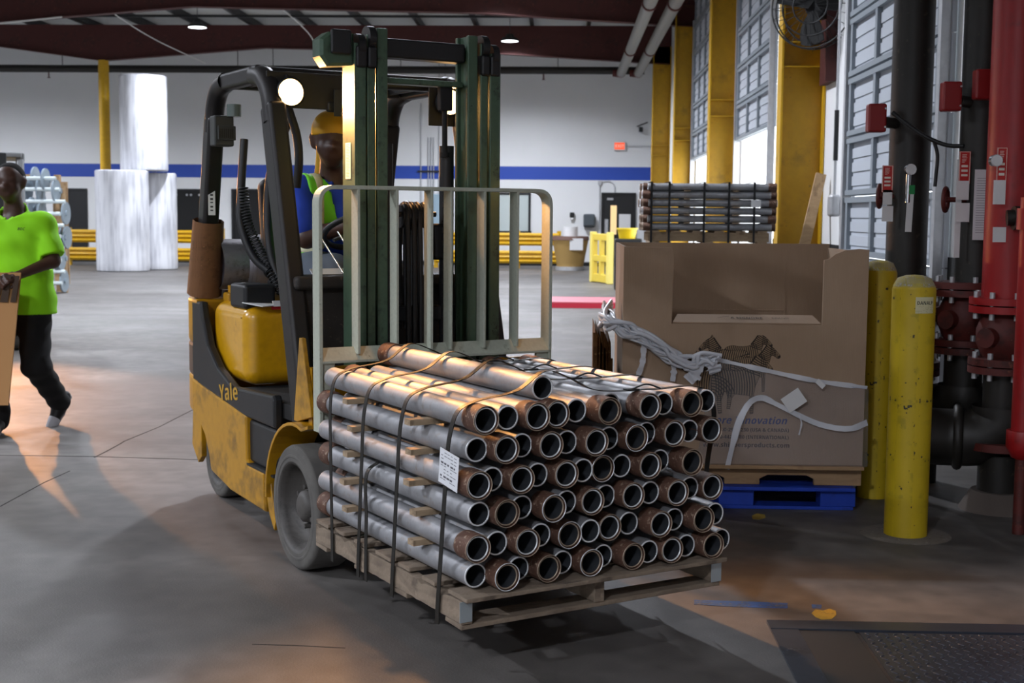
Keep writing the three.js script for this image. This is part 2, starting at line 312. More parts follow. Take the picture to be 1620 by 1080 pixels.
// ================= things along the far wall =================
{
  const wd = (px0, px1, py0, py1, name, lbl, m, frame = .06) => {
    const a = at(px0, py1, ZB + .03), b = at(px1, py0, ZB + .03), w = b.x - a.x, y0 = a.y < .3 ? 0 : a.y, h = b.y - y0;
    const o = new THREE.Group(); o.name = name; o.userData = { kind: 'structure', label: lbl }; scene.add(o); o.position.set((a.x + b.x) / 2, y0, ZB);
    obj('leaf', [span(-w / 2, w / 2, 0, h, 0, .03)], m, o);
    obj('frame', [span(-w / 2 - frame, -w / 2, 0, h + frame, 0, .06), span(w / 2, w / 2 + frame, 0, h + frame, 0, .06), span(-w / 2, w / 2, h, h + frame, 0, .06)], M.black, o);
    return [o, w, h];
  };
  const glass = phy({ color: C('#b9c4c2'), roughness: .12, metalness: 0, clearcoat: 1 });
  const [d5, w5, h5] = wd(953, 1003, 308, 421, 'door_5', 'black personnel door with a narrow lit window', M.black);
  obj('kick_window', [span(-w5 / 2 + .22, -w5 / 2 + .4, .95, h5 - .32, .03, .035)], std({ color: C('#f0d9a8'), emissive: C('#e8c27a'), emissiveIntensity: .6, roughness: .2 }), d5);
  obj('push_plate', [span(-w5 / 2 + .05, -w5 / 2 + .15, .98, 1.4, .03, .036)], M.galv, d5);
  obj('notice', [span(.02, .36, 1.05, 1.55, .03, .034)], M.paper, d5); obj('door_closer', [span(-.34, -.16, h5 - .16, h5 - .1, .03, .08)], M.galv, d5);
  const [d6] = wd(110, 134, 301, 395, 'door_6', 'dark slatted opening behind the reel rack', M.black); 
  const [d7, w7, h7] = wd(277, 322, 302, 366, 'door_7', 'dark panel with bolts beside the film rolls', M.blackMatte);
  for (const x of [-.6, -.1, .1, .5]) obj('bolt', [cy(.03, .03, x * w7 / 1.4, h7 - .12, .04, 'z', 10)], M.galv, d7);
  const [d8] = wd(370, 412, 302, 390, 'door_8', 'dark opening seen between the hoses', M.blackMatte);
  const [w9, ww, wh] = wd(785, 836, 308, 365, 'window_1', 'office window with black frame in the far wall', glass, .07);
  obj('sill', [span(-ww / 2 - .1, ww / 2 + .1, -.07, 0, 0, .1)], M.black, w9);
  // corrugated guard rails
  const rail = (px0, px1, lbl, z, ends) => {
    const a = onFloor(px0, 420), x0 = at(px0, 400, z).x, x1 = at(px1, 400, z).x, t = thing('guard_rail', lbl, 'guard rail', [(x0 + x1) / 2, 0, z], 0, 'yellow corrugated guard rails'); const w = x1 - x0;
    for (const y of [.32, .82]) { const pf = []; for (let i = 0; i <= 16; i++) pf.push([i / 16 * .36 - .18, .03 * Math.cos(i / 16 * Math.PI * 6)]); const s = new THREE.Shape([...pf.map(([yy, zz]) => new THREE.Vector2(zz, yy)), ...pf.reverse().map(([yy, zz]) => new THREE.Vector2(zz - .012, yy))]); const g = new THREE.ExtrudeGeometry(s, { depth: w, bevelEnabled: false }); g.rotateY(Math.PI / 2); obj('rail', [g.translate(-w / 2, y, .1)], M.yellow, t); }
    for (let i = 0; i <= ends; i++) obj('post', [bx(.12, 1.06, .12, -w / 2 + w * i / ends, .53, 0)], M.yellow, t);
  };
  rail(110, 157, 'yellow corrugated guard rail between reel rack and film rolls', -37, 1);
  rail(272, 352, 'yellow corrugated guard rail right of the film rolls', -37, 1); rail(418, 440, 'short yellow guard rail seen between forklift posts', -37, 1);
  rail(690, 884, 'yellow corrugated guard rail under the office window', -37.5, 3);
  // wall fittings
  const e = thing('exit_sign', 'small lit red exit sign on the far wall', 'sign', at(980, 231, ZB + .06).toArray());
  obj('sign_box', [bx(.34, .24, .08)], M.white, e);
  card(.3, .2, std({ map: sheet(.3, .2, (c, w, h) => { c.fillStyle = '#f4603a'; c.fillRect(0, 0, w, h); c.fillStyle = '#ffe2d4'; c.font = 'bold ' + h * .62 + 'px sans-serif'; c.textAlign = 'center'; c.textBaseline = 'middle'; c.fillText('EXIT', w / 2, h / 2); }, 128), emissive: C('#ff5a30'), emissiveIntensity: .7, roughness: .5 }), e, 'sign_face').position.z = .042;
  obj('conduit', [cy(.012, .8, .55, 0, 0, 'x', 8)], M.galv, e);
  const dsp = thing('towel_dispenser', 'grey paper towel dispenser beside the black door', 'dispenser', at(932, 349, ZB + .14).toArray()); obj('body', [rb(.34, .4, .24, .05)], std({ color: C('#4b5358'), roughness: .4 }), dsp); obj('tear_bar', [bx(.3, .03, .02, 0, -.15, .125)], M.steelDark, dsp);
  const sp = thing('soap_dispenser', 'small black soap dispenser on the far wall', 'dispenser', at(905, 340, ZB + .08).toArray()); obj('body', [rb(.14, .16, .12, .03)], M.black, sp); obj('cup', [rb(.1, .07, .08, .02, 0, -.11, 0)], M.white, sp);
  const jb = thing('conduit_run', 'thin conduit with junction box above the black door', 'conduit', at(949, 289, ZB + .04).toArray()); obj('junction_box', [bx(.11, .13, .06)], M.galv, jb); obj('conduit', [tb([[0, -.05, 0], [0, -1, 0], [0, -1.4, 0]], .012, 6)], M.galv, jb); obj('conduit', [tb([[.05, .03, 0], [.28, .04, 0], [.42, -.06, 0], [.44, -.34, 0]], .012, 6)], M.galv, jb);
  const cam = thing('security_camera', 'small dark camera bracket beside the yellow corner column', 'camera', at(1014, 205, ZB + .15).toArray()); obj('bracket', [bar([-.12, .1, -.1], [.2, .22, -.1], .03, .03)], M.steelDark, cam); obj('camera_body', [rb(.12, .14, .16, .03)], M.steelDark, cam);
  // small conduits bunched on the wall seen through the mast
  const cd = thing('conduit_bank', 'bank of thin grey conduits rising up the far wall', 'conduit', at(688, 330, ZB + .03).toArray());
  for (const [x, y0, y1] of [[-.42, -1.2, 3.1], [-.2, -1.2, 2.1], [-.12, -1.2, 2.1], [-.04, -1.2, 2.1], [.12, -1.2, 5], [.3, -1.2, 5]]) obj('conduit', [cy(.018, y1 - y0, x, (y0 + y1) / 2, 0, 'y', 6)], M.galv, cd);
  obj('strap', [bx(.95, .05, .05, -.05, 1.1, 0)], M.steelDark, cd);
  const ub = thing('utility_box', 'tall pale blue cabinet against the far wall', 'cabinet', [at(687, 400, ZB + .25).x, 0, ZB + .25]); obj('body', [rb(.46, 2.1, .4, .02, 0, 1.05, 0)], std({ color: C('#8fa6b4'), roughness: .6 }), ub); obj('door_seam', [span(-.003, .003, .1, 2.0, .2, .203)], M.steelDark, ub);
  // bin, barrier, bucket, red ramp near the far doorway
  const bn = thing('cardboard_bin', 'tapered tan waste bin with a lid and a white notice', 'bin', [at(902, 415, -36.6).x, 0, -36.6]);
  obj('bin_body', [cy(.36, .75, 0, .47, 0, 'y', 20, .5)], std({ color: C('#a8884e'), roughness: .7 }), bn); obj('rim', [cy(.52, .1, 0, .88, 0, 'y', 20, .5)], std({ color: C('#6b4f45'), roughness: .7 }), bn); obj('base_ring', [cy(.4, .1, 0, .05, 0, 'y', 20)], M.galv, bn); obj('lid_tub', [cy(.2, .26, 0, 1.06, 0, 'y', 16)], M.paper, bn); obj('notice', [bx(.36, .32, .01, .16, .72, .5)], M.paper, bn);
  const gt = thing('yellow_barrier', 'yellow slotted barrier panel standing by the black door', 'barrier', [at(951, 440, -29.6).x, 0, -29.6], -1.22);
  obj('panel', [faceShape([[-.5, .02], [.5, .02], [.5, 1.1], [-.5, 1.1]], -.05, .05, .01, [[[-.35, .2], [-.05, .2], [-.05, .48], [-.35, .48]], [[.08, .2], [.38, .2], [.38, .48], [.08, .48]], [[-.35, .62], [-.05, .62], [-.05, .95], [-.35, .95]], [[.08, .62], [.38, .62], [.38, .95], [.08, .95]]])], std({ color: C('#e6c94a'), roughness: .5 }), gt);
  for (const x of [-.5, .5]) obj('post', [rspan(x - .06, x + .06, 0, 1.14, -.07, .07, .02)], std({ color: C('#f0dd76'), roughness: .5 }), gt);
  const bk = thing('yellow_bucket', 'bright yellow mop bucket behind the carton', 'bucket', [at(992, 378, -27).x, 0, -27]); obj('bucket', [cy(.16, .2, 0, 1.14, 0, 'y', 16, .2)], std({ color: C('#e9c50a'), roughness: .45 }), bk); obj('cart', [rspan(-.25, .3, 0, 1.04, -.2, .2, .03)], M.steelDark, bk); obj('rim', [cy(.215, .03, 0, 1.24, 0, 'y', 16)], std({ color: C('#f0d030'), roughness: .45 }), bk);
  const rp = thing('red_ramp', 'low red steel ramp plate lying on the floor', 'ramp', [at(928, 470, -22.5).x, 0, -22.5]); obj('deck', [span(-.72, .85, .08, .1, -.35, 1.0)], std({ color: C('#c8707c'), roughness: .55 }), rp); obj('skirt', [span(-.72, .85, 0, .085, .9, 1.0), span(-.72, -.68, 0, .085, -.35, 1.0), span(.81, .85, 0, .085, -.35, 1.0)], std({ color: C('#b01c34'), roughness: .5 }), rp);
}
// ================= stretch film rolls and reel rack =================
{
  const film = phy({ map: ctex(512, 1.2, (u, v) => { const s = fbm(u * 60, v * 5, 300, 231, 3), b = fbm(u * 6, v * 6, 6, 235); return mixc([.42, .43, .47], [.74, .75, .79], step(.25, .75, s * .65 + b * .4)); }), roughness: .3, clearcoat: .6, clearcoatRoughness: .25 });
  const roll = (px, y0, y1, r, z, lbl) => { const x = at(px, 350, z).x, t = thing('film_roll', lbl, 'film roll', [x, y0, z]); const p = []; const h = y1 - y0; p.push([.05, 0], [r - .03, 0], [r, .03]); for (let i = 1; i < 12; i++) p.push([r * (1 + .006 * Math.sin(i * 2.1)), h * i / 12]); p.push([r, h - .03], [r - .03, h], [.05, h]); obj('wrapped_roll', [lat(p, 0, 0, 0, 'y', 40)], film, t, true); obj('core', [lat([[.05, .002], [.05, h + .02], [.04, h + .02], [.04, .002]], 0, 0, 0, 'y', 16)], M.cardboard, t); };
  roll(194, 0, 2.55, .66, -33.4, 'wide white film roll standing on the floor with another beside it');
  roll(246, 0, 2.52, .56, -34.6, 'white film roll standing behind the wider one');
  roll(230, 2.56, 4.98, .6, -34, 'white film roll stacked upright on top of two others');
  const z = -24.2, t = thing('reel_rack', 'timber rack stacked with grey reels on white tubes', 'rack', [at(85, 450, z).x, 0, z]);
  const X = (px) => at(px, 400, z).x - t.position.x, Y = (py) => at(80, py, z).y;
  for (const px of [46, 84, 101]) obj('timber_post', [bx(.1, px > 100 ? 1.95 : 2.18, .1, X(px), px > 100 ? .98 : 1.09, px === 84 ? -.3 : 0)], M.wood, t);
  obj('timber_panel', [bx(.28, 1.9, .03, X(90), 1.1, -.24)], M.wood, t);
  const disc = std({ color: C('#8c9aa4'), roughness: .35 }), tube = std({ color: C('#cfdadb'), roughness: .4 });
  for (const [px, py] of [[60, 282], [84, 285], [72, 300], [100, 302], [66, 318], [76, 337], [108, 337], [100, 374], [106, 375], [100, 408], [106, 408], [78, 446], [104, 446], [52, 300], [58, 330]]) obj('reel_disc', [cy(.21, .03, X(px), Math.max(.22, Y(py)), rr(-.05, .3), 'x', 24).rotateY(0), cy(.05, .07, X(px), Math.max(.22, Y(py)), .1, 'x', 12)], disc, t).rotation.y = 0;
  for (const [a, b, py] of [[44, 102, 283], [44, 108, 300], [44, 116, 319], [80, 108, 338], [84, 113, 356], [84, 108, 373], [84, 112, 391], [84, 108, 410], [72, 113, 428], [72, 108, 446]]) obj('tube', [cy(.035, X(b) - X(a), (X(a) + X(b)) / 2, Math.max(.1, Y(py)), .34, 'x', 12)], tube, t);
  obj('green_tag', [bx(.05, .16, .01, X(101), Y(375), .06)], std({ color: C('#2fd05a'), roughness: .6 }), t);
}
// ================= dock side: risers, bollards, leveler, fan =================
{
  // dock leveler let into the floor
  const a = onFloor(1215, 990), t = thing('dock_leveler', 'grey steel dock leveler with checker plate set in the floor', 'dock leveler', [0, 0, 0]);
  const x0 = a.x, z0 = a.z, plate = std({ map: worn(lin('#474e5a'), lin('#2c3038'), lin('#5a6472'), .8, 301, .5, .7), roughness: .36, metalness: .55 });
  obj('frame_curb', [span(x0, XR, .0005, .012, z0 - .04, z0 + .06), span(x0, x0 + .1, .0005, .010, z0, 1.5)], plate, t);
  obj('hinge_plate', [span(x0 + .1, x0 + .3, .0005, .007, z0 + .06, 1.5)], M.steelDark, t);
  obj('gap_strip', [span(x0 + .3, x0 + .318, .0003, .0012, z0 + .06, 1.5)], M.blackMatte, t);
  obj('checker_plate', [span(x0 + .318, XR, .0005, .006, z0 + .07, 1.5)], plate, t);
  const g = [], lug = new THREE.SphereGeometry(.5, 6, 3); let n = 0;
  for (let i = 0; i < 42; i++) for (let j = 0; j < 44; j++) {
    const x = x0 + .34 + i * .034, z = z0 + .09 + j * .034; if (x > XR - .02) continue;
    const q = new THREE.SphereGeometry(1, 6, 4, 0, 7, 0, Math.PI / 2); q.scale(.014, .0036, .0048); q.rotateY((i + j) % 2 ? .785 : -.785); g.push(q.translate(x, .006, z));
  }
  const lugs = obj('checker_lugs', g, plate, t); lugs.userData.kind = 'stuff';
}
const bolY = std({ map: ctex(1024, [.5, 1.3], (u, v) => {
  const d = fbm(u * 10, v * 26, 260, 311), e = fbm(u * 26, v * 60, 26 * 60, 317, 3), f = fbm(u * 5, v * 8, 40, 319);
  let k = mixc(lin('#cdb015'), lin('#b39a12'), f); k = mixc(k, lin('#7f7a18'), step(.6, .8, d) * .45);
  k = mixc(k, lin('#2e2d1c'), step(.71, .75, e * .8 + f * .2)); return k;
}), roughness: .5 });
function bollard(x, z, h, r, lbl, sticker) {
  const t = thing('bollard', lbl, 'bollard', [x, 0, z]);
  obj('post', [lat([[r, 0], [r, h - .03], [r - .004, h - .02], [r - .004, h - .015]], 0, 0, 0, 'y', 40)], bolY, t);
  obj('concrete_cap', [lat([[r - .003, h - .018], [r - .012, h], [r * .75, h + .022], [r * .4, h + .034], [0, h + .037]], 0, 0, 0, 'y', 40)], std({ map: worn(lin('#b8a850'), lin('#8c8670'), lin('#a8a49a'), .2, 321, .4, .55), roughness: .9 }), t);
  if (sticker) obj('floor_collar', [lat([[r + .0, .004], [r + .07, .003], [r + .11, .0006]], 0, 0, 0, 'y', 40)], std({ map: worn(lin('#77716a'), lin('#4c4742'), lin('#98928a'), .3, 331), roughness: .95 }), t);
  if (sticker) {
    const s = sheet(.1, .075, (c, w, hh) => { c.fillStyle = '#c9c39c'; c.fillRect(0, 0, w, hh); c.fillStyle = '#b9b48a'; for (let i = 0; i < 40; i++) c.fillRect(hash(i, 1, 3) * w, hh * (.5 + .5 * hash(i, 2, 3)), 18, 8); c.fillStyle = '#20201c'; c.font = 'bold ' + hh * .3 + 'px sans-serif'; c.textAlign = 'center'; c.textBaseline = 'middle'; c.fillText('DANALP', w / 2, hh * .36); }, 256);
    const g = new THREE.CylinderGeometry(r + .001, r + .001, .075, 12, 1, true, -.02, .95 * .1 / r); const o = obj('sticker', g, print(s), t, true); o.position.y = h - .1; o.rotation.y = -.15;
  }
}
bollard(1.645, -6.25, 1.2, .1, 'scuffed yellow steel bollard with a torn paper sticker', true);
bollard(1.69, -7.12, 1.24, .09, 'yellow bollard standing tight behind the brown carton', false);
{
  const tagTex = sheet(.09, .3, (c, w, h) => { c.fillStyle = '#b8201c'; c.fillRect(0, 0, w, h); c.strokeStyle = '#e8d8c8'; c.lineWidth = w * .06; c.strokeRect(w * .06, w * .06, w * .88, h - w * .12); c.fillStyle = '#e6dccf'; for (const y of [.42, .56, .7]) c.fillRect(w * .22, h * y, w * .56, h * .07); for (let y = .1; y < .34; y += .045) c.fillRect(w * .25, h * y, w * (.2 + .3 * hash(Math.round(y * 100), 1, 1)), h * .014); }, 128);
  const formTex = sheet(.14, .42, (c, w, h) => { c.fillStyle = '#d9d9dc'; c.fillRect(0, 0, w, h); c.fillStyle = '#8c8c94'; for (let y = .12; y < .92; y += .035) c.fillRect(w * .1, h * y, w * (.4 + .4 * hash(Math.round(y * 1000), 2, 1)), h * .008); }, 128);
  const signM = print(tagTex, { roughness: .5 }), formM = print(formTex), paperM = M.paper;
  const riser = (name, lbl, x, z, r, m, y0, y1) => { const t = thing(name, lbl, 'riser pipe', [x, 0, z]); obj('pipe', [cy(r, y1 - y0, 0, (y0 + y1) / 2, 0, 'y', 32)], m, t); return t; };
  const put = (t, c, px, py, z, ry = 0) => { const p = at(px, py, z); c.position.set(p.x - t.position.x, p.y, p.z - t.position.z); c.rotation.y = ry; return c; };
  const zA = -7.5, zB = -7.25, zC = -6.85;
  // riser 1: black, by the closed dock door
  const A = riser('sprinkler_riser', 'black sprinkler riser with green-topped tag and gauge', at(1437, 300, zA).x, zA, .112, M.blackPipe, .9, HC - .05);
  put(A, card(.06, .147, signM, A, 'red_sign'), 1404, 283, zA + .12); put(A, card(.05, .08, paperM, A, 'white_tag'), 1404, 312, zA + .12); put(A, card(.06, .085, paperM, A, 'white_tag'), 1404, 338, zA + .12);
  { const p = put(A, new THREE.Group(), 1440, 268, zA + .15); p.removeFromParent(); const o = obj('gauge', [cy(.03, .04, p.position.x, p.position.y, p.position.z, 'z', 20), cy(.015, .16, p.position.x, p.position.y - .1, p.position.z - .03, 'y', 8)], M.chrome, A); obj('gauge_dial', [cy(.026, .004, p.position.x, p.position.y, p.position.z + .022, 'z', 20)], M.paper, o); }
  const gt = put(A, card(.035, .24, paperM, A, 'hanging_tag'), 1439, 332, zA + .13, 0); gt.rotation.z = -.03; put(A, card(.036, .05, std({ color: C('#1f8a4a'), roughness: .6 }), A, 'green_tag'), 1442, 300, zA + .133);
  obj('valve_handle', [new THREE.TorusGeometry(.06, .012, 8, 20).rotateY(1.2).translate(-.17, 1.62, .05), rod([-.17, 1.62, .05], [-.08, 1.62, .05], .014)], M.rustRed, A);
  // riser 2: black
  const B = riser('sprinkler_riser', 'black sprinkler riser carrying the long white inspection form', at(1548, 300, zB).x, zB, .108, M.blackPipe, 1.06, HC - .05);
  put(B, card(.06, .17, signM, B, 'red_sign'), 1526, 265, zB + .12); put(B, card(.065, .1, paperM, B, 'white_tag'), 1523, 301, zB + .13); put(B, card(.07, .1, paperM, B, 'white_tag'), 1523, 336, zB + .13);
  put(B, card(.13, .37, formM, B, 'inspection_form'), 1560, 324, zB + .14);
  put(B, card(.03, .52, paperM, B, 'white_strip'), 1516, 330, zB + .1);
  obj('tamper_handle', [new THREE.TorusGeometry(.06, .012, 8, 20).rotateY(1.1).translate(-.19, 1.6, .06), rod([-.19, 1.6, .06], [-.08, 1.6, .06], .014)], M.rustRed, B);
  // riser 3: red, and the low red pipe in front
  const R = riser('red_riser', 'bright red fire main riser with lower flange', at(1604, 250, zC).x, zC, .13, M.red, 1.08, HC - .05);
  put(R, card(.05, .18, signM, R, 'red_sign'), 1585, 262, zC + .14); put(R, card(.06, .12, paperM, R, 'white_tag'), 1581, 304, zC + .145); put(R, card(.065, .075, paperM, R, 'white_tag'), 1581, 371, zC + .14);
  { const p = at(1575, 254, zC + .16); const o = obj('gauge', [cy(.03, .04, p.x - R.position.x, p.y, p.z - zC, 'z', 20)], M.chrome, R); obj('gauge_dial', [cy(.026, .004, p.x - R.position.x, p.y, p.z - zC + .022, 'z', 20)], M.paper, o); }
  { const q = at(1612, 345, zC + .15); obj('side_valve', [rod([q.x - R.position.x - .06, q.y, .15], [q.x - R.position.x + .25, q.y + .02, .2], .04, 16), cy(.06, .06, q.x - R.position.x, q.y, .16, 'x', 16)], M.blackPipe, R); }
  const D = thing('drain_pipe', 'red drain pipe with a rounded lower end in front of valves', 'riser pipe', [at(1622, 600, -6.3).x, 0, -6.3]);
  obj('pipe', [cy(.055, 1.1, 0, 1.05, 0, 'y', 24)], M.red, D); obj('lower_elbow', [lat([[.056, 0], [.075, 0], [.075, -.08], [.05, -.13], [0, -.15]].reverse(), 0, .5, 0, 'y', 24)], M.red, D); obj('coupling', [cy(.07, .1, 0, 1.5, 0, 'y', 24)], M.red, D); obj('stand', [cy(.03, .38, 0, .19, 0, 'y', 12)], M.rustRed, D);
  // valve trains below the risers
  const train = (name, lbl, px, z, yTop, m, low) => {
    const x = at(px, 500, z).x, t = thing(name, lbl, 'valve', [x, 0, z]);
    const fl = (y, r, mm) => { const f = obj('flange', [cy(r, .035, 0, y, 0, 'y', 28), cy(r, .035, 0, y + .042, 0, 'y', 28)], mm, t); for (let k = 0; k < 8; k++) obj('flange_bolt', [cy(.014, .14, (r - .03) * Math.cos(k * .785), y + .02, (r - .03) * Math.sin(k * .785), 'y', 6)], M.galv, f); };
    fl(yTop, .185, m); fl(yTop - .31, .18, M.rustRed);
    obj('valve_body', [lat([[.1, 0], [.12, .04], [.145, .1], [.145, .17], [.12, .23], [.1, .27]].map(([r, y]) => [r, y]), 0, yTop - .27, 0, 'y', 28), rod([0, yTop - .14, 0], [.16, yTop - .14, .12], .06, 18), rod([0, yTop - .14, 0], [-.14, yTop - .14, .12], .05, 18)], M.rustRed, t);
    obj('riser_stub', [cy(.1, .24, 0, yTop - .42, 0, 'y', 24)], M.blackPipe, t);
    obj('elbow', [tb([[0, yTop - .5, 0], [0, yTop - .58, 0], ...(low ? [[-.08, yTop - .66, -.03], [-.22, yTop - .68, -.08], [-.36, yTop - .68, -.12]] : [[-.03, yTop - .66, -.1], [-.08, yTop - .68, -.24], [-.1, yTop - .68, -.36]])], low ? .15 : .13, 20, 28)], M.blackPipe, t);
    obj('elbow_ring', [new THREE.TorusGeometry(low ? .15 : .13, .026, 10, 28).rotateY(low ? 1.3 : .25).translate(low ? -.2 : -.07, yTop - .675, low ? -.075 : -.2)], M.blackPipe, t);
    if (low) { obj('pedestal', [cy(.11, yTop - .75, 0, (yTop - .75) / 2, 0, 'y', 24)], M.blackPipe, t); obj('pedestal_flange', [cy(.19, .04, 0, .34, 0, 'y', 28)], M.rustRed, t); obj('footing', [cy(.2, .1, 0, .05, 0, 'y', 20, .14)], std({ color: C('#5b524c'), roughness: .95 }), t); }
    else obj('support_leg', [cy(.06, yTop - .75, -.1, (yTop - .75) / 2, -.3, 'y', 18)], M.blackPipe, t);
    return t;
  };
  train('valve_train', 'rust red valve under the black riser, nearer the bollards', 1527, -7.25, 1.1, M.rustRed, false);
  train('valve_train', 'rust red valve and black elbow under the red riser', 1592, -6.85, 1.04, M.red, true);
  train('valve_train', 'dark valve hidden behind the scuffed bollard', 1437, -7.5, .95, M.rustRed, false);
  // red flow switches
  const fs = (px, py, z, to, lbl) => { const p = at(px, py, z), t = thing('flow_switch', lbl, 'switch box', p.toArray()); obj('box', [rb(.1, .155, .08, .012)], std({ color: C('#8a1416'), roughness: .4 }), t); obj('cover_screw', [cy(.006, .01, .04, .05, .042, 'z', 8), cy(.006, .01, .04, -.05, .042, 'z', 8)], M.chrome, t); obj('neck', [rod([.04, -.02, 0], [to.position.x - p.x, -.03, to.position.z - p.z], .03, 14)], M.blackPipe, t); };
  fs(1386, 187, zA + .1, A, 'red flow switch box on the riser with the green tag'); fs(1504, 153, zB + .1, B, 'red flow switch box on the middle black riser'); fs(1556, 134, zB + .2, B, 'red flow switch box with a pale label edge near red riser');
  const cb = thing('signal_cable', 'black signal cable looping between the two black risers', 'cable'); obj('cable', [tb([at(1412, 178, -7.3), at(1440, 200, -7.25), at(1470, 219, -7.2), at(1500, 230, -7.15), at(1525, 231, -7.1)], .012, 8), tb([at(1478, 224, -7.2), at(1483, 245, -7.2), at(1481, 275, -7.2), at(1479, 295, -7.2)], .01, 8)], M.black, cb);
  // fan on the wide yellow column
  const f = at(1290, 12, -13.9), F = thing('caged_fan', 'big black caged fan hung on the wide yellow column', 'fan', f.toArray(), -.5);
  const rings = []; for (const [r, z] of [[.42, 0], [.42, .12], [.3, .15], [.18, .165], [.36, -.06]]) rings.push(new THREE.TorusGeometry(r, .008, 6, 40).translate(0, 0, z));
  for (let k = 0; k < 24; k++) { const a = k * Math.PI / 12, c = Math.cos(a), s = Math.sin(a); rings.push(tb([[.06 * c, .06 * s, .17], [.3 * c, .3 * s, .15], [.42 * c, .42 * s, .1], [.42 * c, .42 * s, 0], [.2 * c, .2 * s, -.1]], .003, 4, 10)); }
  obj('cage', rings, M.black, F);
  for (let k = 0; k < 3; k++) { const s = new THREE.Shape(); s.moveTo(.04, -.05); s.quadraticCurveTo(.2, -.22, .37, -.14); s.quadraticCurveTo(.42, .02, .34, .16); s.quadraticCurveTo(.18, .1, .04, .05); const g = new THREE.ExtrudeGeometry(s, { depth: .006, bevelEnabled: false }); g.rotateX(.4); g.rotateZ(k * 2.094 + .5); obj('blade', [g.translate(0, 0, .04)], M.blackMatte, F); }
  obj('motor', [cy(.1, .24, 0, 0, -.1, 'z', 20)], M.black, F); obj('bracket', [bar([0, 0, -.2], [.2, -.05, -.45], .06, .06)], M.black, F);
  // wall fittings on the white panel
  const sw = at(1320, 325, -13.3), S = thing('disconnect_box', 'grey disconnect box with conduit on the white wall panel', 'switch box', [XR - .08, sw.y, -13.5], -Math.PI / 2);
  obj('box', [rb(.2, .22, .1, .03)], M.galv, S); obj('conduit', [cy(.014, 3.2, .02, 1.7, 0, 'y', 8)], M.galv, S); obj('strain_sleeve', [cy(.024, .5, .02, .7, 0, 'y', 10)], M.black, S);
  const mb = thing('maroon_girt', 'dark maroon steel girt plate beside the wide yellow column', 'girt', [XR - .06, 0, -14.2]); obj('plate', [span(-.02, .05, 2.9, HC - .8, -.25, .28)], M.maroon, mb); obj('lip', [span(-.06, -.02, 2.9, HC - .8, .25, .28)], M.maroon, mb);
  // leaning plank
  const b0 = at(1270, 400, -13.9), b1 = at(1299, 275, -14.1); const dv = b0.clone().sub(b1), L0 = b1.clone().addScaledVector(dv, b1.y / (b1.y - b0.y));
  const pk = thing('leaning_plank', 'pale timber plank leaning against the wide yellow column', 'plank', L0.toArray()); obj('plank', [bar([0, .02, 0], b1.clone().sub(L0).toArray(), .11, .035, .004)], M.wood, pk);
}
